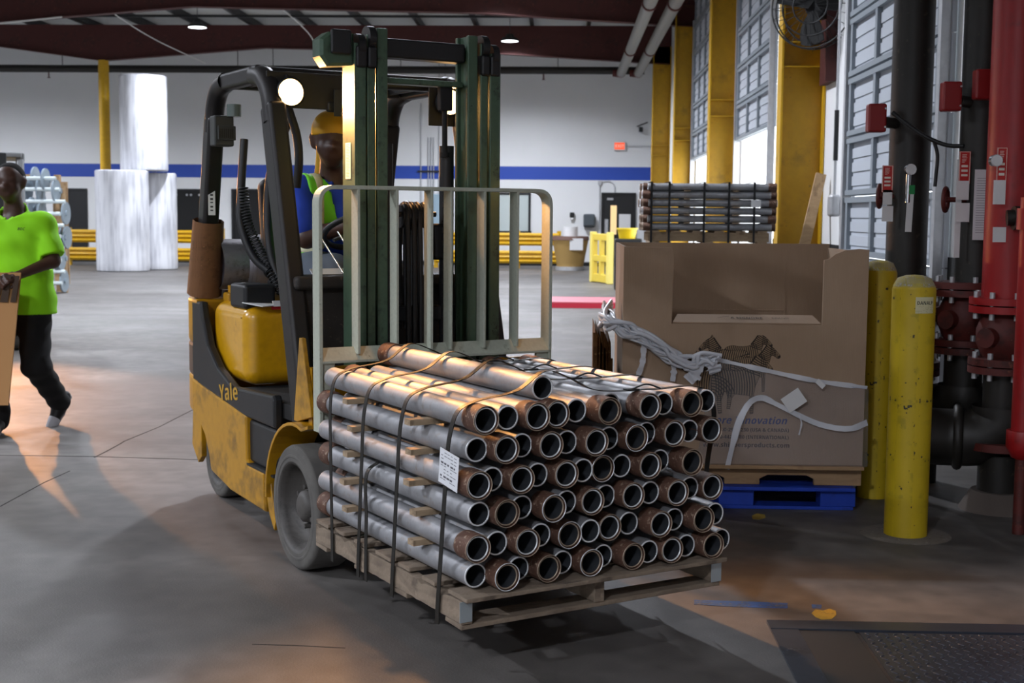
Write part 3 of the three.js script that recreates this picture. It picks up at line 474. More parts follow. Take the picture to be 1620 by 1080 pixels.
// ================= brown carton on pallets =================
{
  const z0 = -6.75, x0 = .31, x1 = 1.545, y0 = .235, y1 = 1.345, dp = 1.0, th_ = .012;
  const t = thing('carton', 'large open brown carton printed with zebras on two pallets', 'box', [(x0 + x1) / 2, y0, z0]);
  const w = (x1 - x0) / 2, h = y1 - y0, c0 = .559 - (x0 + x1) / 2, c1 = 1.319 - (x0 + x1) / 2, cyy = .955 - y0;
  obj('front_panel', [faceShape([[-w, 0], [w, 0], [w, h - .006], [w - .05, h - .002], [w - .12, h - .01], [w - .17, h - .03], [w - .2, h - .055], [w - .225, h - .06], [c1, cyy], [c0, cyy], [c0 + .004, h - .03], [c0 - .01, h - .004], [-w, h]], -.006, .006, .001)], M.cardboard, t);
  obj('left_side', [span(-w, -w + th_, 0, h, -dp, -.006)], M.cardboard, t); obj('right_side', [span(w - th_, w, 0, h - .02, -dp, -.006)], M.cardboard, t);
  obj('back_panel', [span(-w, w, 0, h + .002, -dp - th_, -dp)], M.cardboard, t); obj('carton_base', [span(-w, w, 0, .012, -dp, -.006)], M.cardboard, t);
  const crease = M.cardboard;   // pressed fold ridges in the same board
  obj('crease', [span(-w + .02, w - .25, .63, .636, -dp, -dp + .004)], crease, t); obj('crease', [span(-w + .02, w - .25, .72, .726, -dp, -dp + .004)], crease, t); obj('crease', [span(w - .252, w - .246, .62, h - .1, -dp, -dp + .004)], crease, t);
  const flap = obj('folded_flap', [faceShape([[c0 + .005, 0], [c1 - .004, 0], [c1 - .02, .15], [c0 + .04, .15]], -.004, .004, .001).rotateX(-1.36).translate(0, cyy + .004, -.004)], M.cardboard, t);
  { const s = sheet(.42, .05, (c, W, H) => { c.clearRect(0, 0, W, H); c.fillStyle = '#2b211a'; c.font = 'bold ' + H * .62 + 'px sans-serif'; c.textBaseline = 'middle'; c.fillText('A SIGNODE', W * .16, H * .55); c.font = H * .55 + 'px sans-serif'; c.fillText('BRAND', W * .66, H * .55); c.strokeStyle = '#2b211a'; c.lineWidth = 3; c.beginPath(); c.moveTo(2, H * .6); c.quadraticCurveTo(W * .08, H * .2, W * .15, H * .15); c.stroke(); }, 512);
    const g = new THREE.PlaneGeometry(.42, .06); g.rotateX(-1.36); obj('flap_print', g.translate(.08, cyy + .0275, -.0763), print(s, { transparent: true, polygonOffset: true, polygonOffsetFactor: -3 }), t, true); }
  // zebra herd and lettering printed on the front
  const zeb = (c, x, y, s, flip) => {
    c.save(); c.translate(x, y); c.scale(flip ? -s : s, s);
    const b = new Path2D(); b.moveTo(-90, -8); b.bezierCurveTo(-94, -44, -78, -60, -44, -60); b.bezierCurveTo(-10, -54, 14, -56, 32, -64); b.bezierCurveTo(44, -76, 52, -96, 64, -106); b.lineTo(67, -126); b.lineTo(76, -108); b.bezierCurveTo(92, -102, 108, -84, 122, -66); b.bezierCurveTo(126, -56, 116, -50, 108, -54); b.bezierCurveTo(98, -64, 90, -66, 84, -66); b.bezierCurveTo(78, -48, 74, -24, 64, -8);
    b.lineTo(58, 24); b.lineTo(57, 92); b.lineTo(47, 94); b.lineTo(44, 30); b.bezierCurveTo(20, 26, -20, 26, -44, 16); b.lineTo(-54, 46); b.lineTo(-52, 92); b.lineTo(-63, 94); b.lineTo(-70, 50); b.bezierCurveTo(-86, 34, -90, 14, -90, -8); b.closePath();
    c.fillStyle = '#8f775c'; c.fill(b); c.save(); c.clip(b); c.strokeStyle = '#241c17'; c.lineWidth = 3.6;
    for (let i = -8; i < 8; i++) { c.beginPath(); c.moveTo(i * 9 - 14, -70); c.quadraticCurveTo(i * 9 + 4, -20, i * 9 - 2, 30); c.stroke(); }
    for (let i = 0; i < 7; i++) { c.beginPath(); c.arc(-92, 44, 26 + i * 10, -1.6, .2); c.stroke(); }
    for (let i = 0; i < 9; i++) { c.beginPath(); c.moveTo(28 + i * 5, -58 - i * 7); c.quadraticCurveTo(58 + i * 4, -46 - i * 6, 92 + i * 2, -36 - i * 7); c.stroke(); }
    c.lineWidth = 2.6; for (let i = 0; i < 9; i++) { c.beginPath(); c.moveTo(-72, 34 + i * 7); c.lineTo(-46, 34 + i * 7); c.moveTo(42, 34 + i * 7); c.lineTo(62, 34 + i * 7); c.stroke(); }
    for (let i = 0; i < 5; i++) { c.beginPath(); c.moveTo(84 + i * 6, -106 + i * 8); c.lineTo(80 + i * 7, -62 + i * 3); c.stroke(); }
    c.fillStyle = '#241c17'; c.beginPath(); c.arc(120, -58, 9, 0, 7); c.fill(); c.restore();
    c.strokeStyle = '#241c17'; c.lineWidth = 5; c.beginPath(); c.moveTo(30, -66); c.quadraticCurveTo(46, -84, 62, -110); c.stroke(); c.lineWidth = 1.4; c.stroke(b); c.restore();
  };
  const art = sheet(.6, .62, (c, W, H) => {
    c.clearRect(0, 0, W, H); c.globalAlpha = .92;
    const u = W / 512; zeb(c, W * .55, H * .2, 1.0 * u, false); zeb(c, W * .42, H * .24, 1.05 * u, true); zeb(c, W * .62, H * .29, 1.0 * u, false); zeb(c, W * .3, H * .41, 1.15 * u, true); zeb(c, W * .5, H * .43, 1.25 * u, false);
    c.globalAlpha = .75; c.textAlign = 'right'; c.fillStyle = '#344a86'; c.font = 'italic bold ' + W * .085 + 'px sans-serif'; c.fillText('More Innovation', W * .93, H * .735);
    c.fillStyle = '#4a4350'; c.font = 'bold ' + W * .042 + 'px sans-serif'; c.fillText('1-800-297-1230 (USA & CANADA)', W * .95, H * .8); c.fillText('1-270-442-0780 (INTERNATIONAL)', W * .95, H * .86);
    c.font = 'bold ' + W * .055 + 'px sans-serif'; c.fillText('www.shippersproducts.com', W * .96, H * .93);
  }, 1024);
  const pa = at(1118, 528, z0), pb = at(1256, 722, z0);
  const pg = new THREE.PlaneGeometry(.6, .62); obj('zebra_print', pg.translate((pa.x + pb.x) / 2 - .07 - t.position.x, (pa.y + pb.y) / 2 + .0 - y0, .0075), print(art, { transparent: true }), t, true);
  // pallets under it
  const pw = std({ map: woodTex([.42, .27, .14], [.25, .15, .08], .6, 401), roughness: .85 });
  const p1 = thing('wood_pallet', 'worn tan timber pallet directly under the brown carton', 'pallet', [(x0 + x1) / 2, .125, z0 - .5]);
  for (let i = 0; i < 6; i++) obj('deck_board', [rspan(-.62, .62, .09, .108, -.5 + i * .18, -.36 + i * .18, .003)], pw, p1);
  for (const z of [-.47, 0, .46]) obj('stringer', [faceShape([[-.62, 0], [-.34, 0], [-.34, .03], [-.3, .05], [-.12, .05], [-.08, .03], [-.08, 0], [.1, 0], [.1, .03], [.14, .05], [.34, .05], [.38, .03], [.38, 0], [.62, 0], [.62, .09], [-.62, .09]], z - .02, z + .02, .002)], pw, p1);
  const pb2 = std({ map: worn(lin('#1440b4'), lin('#0d2c80'), lin('#4a5a86'), .7, 411, .5, .74), roughness: .6 });
  const p2 = thing('blue_pallet', 'blue painted pallet on the floor under the tan one', 'pallet', [(x0 + x1) / 2 - .02, 0, z0 - .5]);
  for (let i = 0; i < 6; i++) obj('deck_board', [rspan(-.6, .6, .104, .123, -.5 + i * .18, -.36 + i * .18, .003)], pb2, p2);
  for (const z of [-.44, 0, .44]) for (const x of [-.52, 0, .52]) obj('block', [rspan(x - .09, x + .09, .018, .104, z - .06, z + .06, .004)], pb2, p2);
  for (const z of [-.44, 0, .44]) obj('bottom_board', [rspan(-.6, .6, 0, .018, z - .06, z + .06, .003)], pb2, p2);
  // stretch film gathered into a rope over the front, with loose sheets
  const film = phy({ color: C('#e4e7ee'), roughness: .3, transmission: .22, thickness: 0, clearcoat: .5 }), filmThin = phy({ color: C('#f2f4fa'), roughness: .12, transmission: .93, thickness: 0, ior: 1.35 });
  const f = thing('stretch_film', 'torn stretch film rope and sheet draped across the carton', 'film');
  const P = (px, py, dz = .02) => at(px, py, z0 + dz);
  const wob = (pts, a, s) => pts.map((p, i) => p.clone().add(V((hash(i, s, 1) - .5) * a, (hash(i, s, 2) - .5) * a, hash(i, s, 3) * a * .6)));
  const rope = [P(958, 486, -.3), P(960, 505, -.1), P(968, 512), P(990, 522), P(1015, 532), P(1045, 548), P(1070, 564), P(1092, 573), P(1112, 567), P(1130, 570)];
  for (let k = 0; k < 15; k++) obj('rope_strand', [tb(wob(rope, .075, k), .006 + .008 * hash(k, 5, 5), 6, 70)], film, f);
  const rib = (pts, wd, m, name) => { // ribbon of film
    const c = new THREE.CatmullRomCurve3(pts), n = 30, pos = [], idx = []; for (let i = 0; i <= n; i++) { const q = c.getPoint(i / n), tn = c.getTangent(i / n), sd = V(-tn.y, tn.x, .3 * Math.sin(i * .7)).normalize(), ww = wd * (.7 + .5 * hash(i >> 2, pts.length, 8)) / 2; pos.push(q.x + sd.x * ww, q.y + sd.y * ww, q.z + sd.z * ww, q.x - sd.x * ww, q.y - sd.y * ww, q.z - sd.z * ww); if (i < n) idx.push(2 * i, 2 * i + 1, 2 * i + 2, 2 * i + 1, 2 * i + 3, 2 * i + 2); }
    const g = new THREE.BufferGeometry(); g.setAttribute('position', new THREE.Float32BufferAttribute(pos, 3)); g.setIndex(idx); g.computeVertexNormals(); g.setAttribute('uv', new THREE.Float32BufferAttribute(new Float32Array(pos.length / 3 * 2), 2)); obj(name, g, m, f); };
  rib([P(1016, 530, .04), P(1018, 555, .04), P(1016, 575, .05), P(1008, 597, .04)], .026, film, 'loose_strip');
  rib([P(1065, 566, .04), P(1066, 585, .03), P(1064, 603, .03)], .03, film, 'loose_strip'); rib([P(1105, 570, .05), P(1100, 590, .06), P(1088, 602, .05)], .07, film, 'loose_strip'); rib([P(1122, 568, .05), P(1128, 580, .05), P(1132, 590, .04)], .07, film, 'loose_strip');
  rib([P(1150, 742, .03), P(1160, 700, .04), P(1170, 665, .04), P(1188, 635, .04), P(1205, 629, .04), P(1230, 640, .03), P(1262, 656, .04), P(1300, 672, .03), P(1345, 678, .03), P(1372, 668, .02)], .03, film, 'loose_strip');
  rib([P(1262, 652, .05), P(1268, 668, .05), P(1264, 688, .05)], .008, film, 'loose_strip'); rib([P(1128, 567), P(1200, 583, .03), P(1290, 602, .03), P(1372, 613, .01)], .022, film, 'film_hem');
  { // clear sheet from the hem down to the lower edge
    const top = [P(1128, 570, .014), P(1200, 586, .016), P(1290, 604, .016), P(1374, 614, .012)], bot = [P(1100, 738, .012), P(1200, 742, .016), P(1290, 742, .016), P(1372, 738, .012)], n = 24, pos = [], idx = [];
    const ct = new THREE.CatmullRomCurve3(top), cb = new THREE.CatmullRomCurve3(bot);
    for (let i = 0; i <= n; i++) for (let j = 0; j <= n; j++) { const q = ct.getPoint(i / n).lerp(cb.getPoint(i / n), j / n); q.z += .008 * fbm(i * .5 + j * .3, j * .16 - i * .2, 97, 421, 3); pos.push(q.x, q.y, q.z); if (i < n && j < n) { const a = i * (n + 1) + j; idx.push(a, a + 1, a + n + 1, a + 1, a + n + 2, a + n + 1); } }
    const g = new THREE.BufferGeometry(); g.setAttribute('position', new THREE.Float32BufferAttribute(pos, 3)); g.setIndex(idx); g.computeVertexNormals(); g.setAttribute('uv', new THREE.Float32BufferAttribute(new Float32Array(pos.length / 3 * 2), 2)); obj('clear_sheet', g, filmThin, f);
  }
  const lb = (px, py, w_, h_, rz) => { const q = P(px, py, .045), o = thing('paper_scrap', w_ > .06 ? 'large white paper label scrap caught in the stretch film' : 'small white paper tab caught in the stretch film', 'paper', q.toArray()); o.rotation.z = rz; obj('paper', [bx(w_, h_, .0015)], M.paper, o); };
  lb(1256, 633, .105, .085, .62); lb(1298, 607, .05, .026, -.75);
  // folded carton blanks leaning at its left side
  const gs = std({ map: worn(lin('#8a6238'), lin('#5c3d20'), lin('#a37c4c'), .5, 431, .45, .7), roughness: .9 });
  for (let k = 0; k < 6; k++) { const q = thing('carton_blank', 'folded cardboard blank in the bunch beside the large carton', 'cardboard', [.17 + k * .02, .0, -7.05 - k * .012], 0, 'folded blanks beside the carton'); obj('sheet', [faceShape([[0, 0], [.013, 0], [.013, .9 - .07 * hash(k, 1, 6)], [0, .93 - .06 * hash(k, 2, 6)]], -.36, .25 - k * .02, 0).rotateZ(.006 * k), span(-.01, .0, .2, .9 - k * .03, .24 - k * .02, .25 - k * .02)], gs, q); }
}
// ================= pipe bundles =================
const galvPipe = [0, 1, 2, 3].map((k) => std({ map: ctex(512, [.45, .45], (u, v) => { const a = fbm(u * 7, v * 7, 7, 441 + k * 7), f = fbm(u * 70, v * 30, 2100, 447 + k, 3), s = fbm(u * 16, v * 16, 16, 451 + k); let c = mixc([.23, .232, .245], [.37, .372, .385], a * .8 + f * .35); return mixc(c, [.24, .20, .16], step(.62, .8, s) * .5); }), roughnessMap: gtex(256, .4, (u, v) => .4 + .28 * fbm(u * 8, v * 8, 8, 461 + k)), roughness: 1, metalness: .5 }));
const rustRing = [0, 1, 2].map((k) => std({ map: ctex(256, .2, (u, v) => mixc(mixc([.075, .038, .027], [.15, .07, .042], fbm(u * 8, v * 8, 8, 471 + k)), [.30, .22, .16], step(.62, .74, fbm(u * 22, v * 22, 22, 475 + k)))), roughness: .7, metalness: .25 }));
const cutSteel = std({ color: C('#dfe2e4'), roughness: .38, metalness: .25 });
const rimRust = std({ map: ctex(256, .1, (u, v) => mixc([.24, .17, .12], [.46, .38, .29], fbm(u * 10, v * 10, 10, 481))), roughness: .5, metalness: .3 });
const bore = std({ map: ctex(256, .3, (u, v) => mixc([.022, .025, .03], [.05, .054, .06], fbm(u * 8, v * 8, 8, 491))), roughness: .6, metalness: .2 })   // a darker grey than the pipe outside
const PR = .0402;   // pipe radius
const pipeParts = {};
function pipeGeo(len) {
  const k = len.toFixed(3); if (pipeParts[k]) return pipeParts[k];
  const own = (g) => { g = join(g); return g; };
  return pipeParts[k] = {
    body: own([lat([[PR - .003, 0], [PR, .002], [PR, len * .5], [PR, len - .002], [PR - .003, len]], 0, 0, 0, 'z', 28)]),
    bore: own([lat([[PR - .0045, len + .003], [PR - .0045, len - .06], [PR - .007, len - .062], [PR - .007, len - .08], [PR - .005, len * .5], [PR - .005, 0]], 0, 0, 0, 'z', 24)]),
    rim: own([lat([[PR - .0052, len - .002], [PR - .005, len + .001], [PR - .0005, len + .001], [PR, len - .003]].reverse(), 0, 0, 0, 'z', 28)]),
    collar: own([lat([[PR + .0005, len - .075], [PR + .005, len - .074], [PR + .0068, len - .06], [PR + .0068, len + .006], [PR + .0062, len + .01]], 0, 0, 0, 'z', 32), lat([[PR + .0038, len + .010], [PR + .0034, len - .002], [PR + .0002, len - .002], [PR + .0, len + .004]], 0, 0, 0, 'z', 32)]),
    lip: own([lat([[PR + .0064, len + .0096], [PR + .0056, len + .0115], [PR + .0044, len + .0115], [PR + .0036, len + .0096]], 0, 0, 0, 'z', 32)]),
    inner: own([lat([[PR + .0002, len + .003], [PR - .0006, len + .006], [PR - .0036, len + .006], [PR - .0044, len + .002]], 0, 0, 0, 'z', 32)]),
  };
}
// builds a pipe along +z from its back end at the group's origin; collarFront puts the collar at the far +z end
function makePipe(pos, turn, len, collarFront, label, group) {
  const t = thing('steel_pipe', label, 'pipe', pos, turn, group), g = pipeGeo(len), m = galvPipe[Math.floor(rnd() * 4)];
  const inner = new THREE.Group(); const add = (name, geo, mat, rot) => { const o = new THREE.Mesh(geo, mat); o.name = name; o.castShadow = o.receiveShadow = true; if (rot) { o.rotation.y = Math.PI; o.position.z = len; } o.rotation.z = 0; t.add(o); return o; };
  const spin = rnd() * 6.28;
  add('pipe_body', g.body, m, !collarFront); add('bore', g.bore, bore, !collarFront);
  add('collar', g.collar, rustRing[Math.floor(rnd() * 3)], !collarFront); const shiny = rnd(); add('collar_lip', g.lip, shiny < .25 ? cutSteel : rimRust, !collarFront); add('inner_rim', g.inner, shiny > .55 ? cutSteel : rimRust, !collarFront);
  add('cut_rim', g.rim, cutSteel, collarFront);
  return t;
}
// ---------- truck frame: local x to the load's right, z the way the truck faces ----------
const TH = 32.5 * Math.PI / 180, O = V(-.70, 0, -5.71);
const L2W = (x, y, z) => V(O.x + x * Math.cos(TH) + z * Math.sin(TH), y, O.z - x * Math.sin(TH) + z * Math.cos(TH));
// carried pallet
{
  const pm = std({ map: woodTex([.27, .21, .15], [.09, .065, .048], .45, 501, 20), roughness: .9, bumpMap: softBump, bumpScale: .004 });
  const p = thing('carried_pallet', 'weathered splintered timber pallet under the strapped steel pipes', 'pallet', L2W(0, .178, .33).toArray(), TH); p.scale.y = .9;
  const rag = (x0, x1, y0, y1, z0, z1, s) => { const g = new RoundedBoxGeometry(x1 - x0, y1 - y0, z1 - z0, 3, .004); g.translate((x0 + x1) / 2, (y0 + y1) / 2, (z0 + z1) / 2); const q = g.attributes.position; for (let i = 0; i < q.count; i++) { const a = hash(Math.round(q.getX(i) * 90), Math.round(q.getZ(i) * 90), s) - .5; q.setY(i, q.getY(i) + a * .006); } return g; };
  const strg = (x) => { const n = 34, up = [], lo = []; for (let i = 0; i <= n; i++) { const z = i / n * 1.235; up.push([z, .108 - .012 * fbm(z * 9, x * 7, 97, 511, 3) - (hash(i, Math.round(x * 50), 5) > .86 ? .012 : 0)]); } for (let i = n; i >= 0; i--) { const z = i / n * 1.235; const notch = (z > .15 && z < .38) || (z > .82 && z < 1.05); lo.push([z, (notch && Math.abs(x) < .2 ? .045 : .019) + .004 * hash(i, 3, 7)]); } return sideShape([...up, ...lo], x - .02, x + .02, .002); };
  for (const x of [-.515, -.005, .5]) obj('stringer', [strg(x)], pm, p);
  for (let i = 0; i < 7; i++) obj('deck_board', [rag(-.535, .52, .108, .125, i * .19, i * .19 + (i % 3 ? .095 : .13), i)], pm, p);
  for (const z of [0, .38, .72, 1.12]) obj('bottom_board', [rag(-.535, .52, 0, .019, z, z + .11, 20 + z * 10)], pm, p);
  const tin = std({ color: C('#b9c4c8'), roughness: .4, metalness: .6 });
  obj('repair_plate', [bx(.045, .075, .002, -.52, .066, 1.237)], tin, p); obj('repair_plate', [bx(.045, .085, .002, .497, .066, 1.237)], tin, p);
}
// pipes: [kind at the load's open end, x, y] read from the photograph, C collar, P plain cut end
const LAYER = [.3395, .442, .546, .649, .751, .852];
const ROWS = [
  ['P', -.468, 13], ['C', -.487, 12], ['P', -.465, 12], ['C', -.49, 11], ['P', -.465, 12], ['C', -.455, 11]];
const ORD = ['first', 'second', 'third', 'fourth', 'fifth', 'sixth', 'seventh', 'eighth', 'ninth', 'tenth', 'eleventh', 'twelfth', 'thirteenth'];
const NAMES = ['bottom', 'second', 'third', 'fourth', 'fifth', 'top'];
const usedX = [];
ROWS.forEach(([first, x0, n], r) => {
  const x1 = [.546, .50, .47, .357, .462, .458][r], pitch = (x1 - x0) / (n - 1); usedX.push([]);
  for (let i = 0; i < n; i++) {
    let kind = (i % 2 === 0) === (first === 'C') ? 'C' : 'P'; if (r === 5 && i >= 3) kind = i % 2 ? 'C' : 'P';
    const x = x0 + i * pitch + rr(-.002, .002), C_ = kind === 'C', y = LAYER[r] + rr(-.001, .0015);
    const len = 1.235, zb = (C_ ? 1.575 : 1.535) - len + rr(-.018, .018) - (i === 6 && r % 2 ? .05 : 0), side = i === 0;
    makePipe(L2W(x, y, zb).toArray(), TH, len, C_, NAMES[r] + '-layer steel pipe, ' + ORD[i] + ' from the paper label side, ' + (C_ ? 'rusty collar' : 'plain cut rim') + ' at open end', 'pipes of the strapped load');
    usedX[r].push(x);
  }
});
makePipe(L2W(-.20, .932, .3).toArray(), TH, 1.2, false, 'single galvanized pipe lying on top of the strapped load', undefined);
// laths between the layers
{
  const lw = std({ map: woodTex([.44, .33, .21], [.22, .15, .09], .3, 521), roughness: .9 });
  for (let r = 0; r < 5; r++) for (const z of [.64, 1.21]) { const y = (LAYER[r] + LAYER[r + 1]) / 2, t = thing('wood_lath', 'thin timber lath between the ' + NAMES[r] + ' and ' + NAMES[r + 1] + ' pipe layers, ' + (z < 1 ? 'mast end' : 'open end'), 'lath', L2W(0, y, z + rr(-.02, .02)).toArray(), TH); obj('lath', [bx(1.04 + rr(0, .03), .02, .045, -.01 - rr(0, .02), 0, 0, 0, rr(-.03, .03), 0)], lw, t); }
}
// black steel bands round load and pallet
{
  const band = std({ color: C('#17150f'), roughness: .5, metalness: .2 });
  const loop = (zl, zt, lbl, half) => {
    const t = thing('steel_band', lbl, 'band'), pts = [];
    const topY = half ? .60 : .90; const dz = (y) => zl + (zt - zl) * Math.max(0, (y - .2) / .7);
    const P2 = half ? [[-.543, .16], [-.543, .4], [-.54, .57], [-.5, .6]] : [[-.543, .16], [-.543, .4], [-.543, .6], [-.538, .8], [-.515, .875], [-.46, .902], [-.3, .93], [-.2, .99], [-.1, .96], [0, .915], [.25, .901], [.44, .9], [.5, .87], [.535, .8], [.53, .6], [.54, .4], [.53, .16]];
    const c = new THREE.CatmullRomCurve3(P2.map(([x, y]) => V(x, y, 0)), false, 'centripetal'), n = half ? 20 : 110, pos = [], idx = [], w = .0125, th2 = .0012;
    for (let i = 0; i <= n; i++) { const q = c.getPoint(i / n), tn = c.getTangent(i / n), zc = dz(q.y) , nx = -tn.y, ny = tn.x; for (const [a, s] of [[-1, 1], [1, 1], [1, -1], [-1, -1]]) { const l = L2W(q.x + nx * s * th2, q.y + ny * s * th2, zc + a * w); pos.push(l.x, l.y, l.z); } if (i < n) for (let k = 0; k < 4; k++) { const a = i * 4 + k, b = i * 4 + (k + 1) % 4; idx.push(a, a + 4, b, b, a + 4, b + 4); } }
    const g = new THREE.BufferGeometry(); g.setAttribute('position', new THREE.Float32BufferAttribute(pos, 3)); g.setIndex(idx); const g2 = g.toNonIndexed(); g2.computeVertexNormals(); g2.setAttribute('uv', new THREE.Float32BufferAttribute(new Float32Array(g2.attributes.position.count * 2), 2)); obj('strap', g2, band, t);
    if (!half) { const s = L2W(.16, .905, dz(.9)); obj('seal', [bx(.05, .006, .028, 0, 0, 0, 0, TH, 0).translate(s.x, s.y, s.z), tb([s, s.clone().add(V(.05, .02, .01)), s.clone().add(V(.1, .005, .0))], .003, 5, 12)], M.steelDark, t); }
  };
  loop(.52, .50, 'black steel band nearest the backrest around pipes and pallet'); loop(.765, .83, 'black steel band, second from the backrest, around pipes and pallet'); loop(1.06, 1.14, 'black steel band, third from the backrest, around pipes and pallet'); loop(1.41, 1.5, 'black steel band nearest the open pipe ends, holding the paper label'); loop(.835, .86, 'short black band end hanging from middle layers beside the second band', true);
  const lt = sheet(.1, .13, (c, w, h) => { c.fillStyle = '#d4d6da'; c.fillRect(0, 0, w, h); c.fillStyle = '#4c4c52'; for (let i = 0; i < 9; i++) { const y = .08 + i * .095; for (let k = 0; k < 5; k++) if (hash(i, k, 4) > .3) c.fillRect(w * (.08 + k * .17), h * y, w * (.07 + .09 * hash(i, k, 9)), h * (i === 3 || i === 7 ? .055 : .02)); } }, 256);
  const q = L2W(-.549, .689, 1.5), o = thing('paper_label', 'white printed paper label stuck to the band by the pipe ends', 'label', q.toArray(), TH); const c = card(.13, .115, print(lt), o, 'label_sheet', .0012); c.rotation.y = -Math.PI / 2; c.rotation.x = 0; c.rotation.z = 0; c.rotateZ(-.12);
}
// bundles stored behind the carton, pipes lying across the hall
{
  const zb = -13.7, xl = at(1018, 340, zb).x, len = 1.33;
  const lw = std({ map: woodTex([.40, .29, .18], [.22, .15, .09], .4, 531), roughness: .9 });
  const layers = 12, y0 = .14;
  for (const [k, yy] of [[0, .0], [1, 1.225]]) {
    const p = thing('storage_pallet', k ? 'timber pallet between the two stored pipe bundles' : 'timber pallet on the floor under the stored pipes', 'pallet', [xl + len / 2, yy, zb - .3]);
    for (const z of [-.3, 0, .3]) obj('stringer', [span(-.62, .62, .02, .11, z - .02, z + .02)], lw, p); for (let i = 0; i < 6; i++) obj('deck_board', [span(-.6 + i * .22, -.5 + i * .22, .11, .128, -.34, .34)], lw, p); for (let i = 0; i < 3; i++) obj('bottom_board', [span(-.6 + i * .55, -.5 + i * .55, 0, .019, -.34, .34)], lw, p);
    for (let r = 0; r < (k ? 6 : 13); r++) for (const i of k ? [0, 1, 2, 3, 4, 5, 6, 7] : [0, 7]) {
      const y = yy + .128 + .039 + r * .0818, c = (r + i) % 2 === 0;
      const t = makePipe([xl + (c ? .0 : .05) + rr(-.01, .01), y, zb - i * .088], Math.PI / 2, 1.3, !c, k ? (i ? 'galvanized pipe deep inside the upper stored bundle' : 'stored bundle pipe in layer ' + ORD[5 - r] + ' from top, row facing the carton') : 'galvanized pipe in the lower stored bundle behind the carton', k ? 'upper stored bundle' : 'lower stored bundle');
      t.scale.set(.9, .9, 1);
    }
  }
  const band = std({ color: C('#101010'), roughness: .6 });
  for (const [n, px] of [[4, 1030], [3, 1058], [2, 1113], [1, 1152], [0, 1192]]) { const x = at(px, 340, zb).x, t = thing('bundle_band', 'black band on the stored bundle, ' + ORD[n] + ' from the wide yellow column', 'band', [x, 0, zb], 0, 'bands on the stored bundles'); obj('strap', [span(-.011, .011, 1.23, 1.853, .046, .049), span(-.011, .011, 1.85, 1.853, -.68, .049)], band, t); }
  const q = at(1196, 322, zb + .06), o = thing('bundle_label', 'white paper label on the stored pipe bundle', 'label', q.toArray()); obj('paper', [bx(.1, .07, .0015)], M.paper, o);
  for (let r = 0; r < 5; r++) for (const px of [1086, 1163]) { const x = at(px, 340, zb).x, t = thing('spacer_lath', 'timber spacer between layers of the stored pipe bundle', 'lath', [x, 1.225 + .128 + .08 + r * .0818, zb - .3], 0, 'spacers in the stored bundle'); obj('lath', [bx(.06, .009, .72)], lw, t); }
}
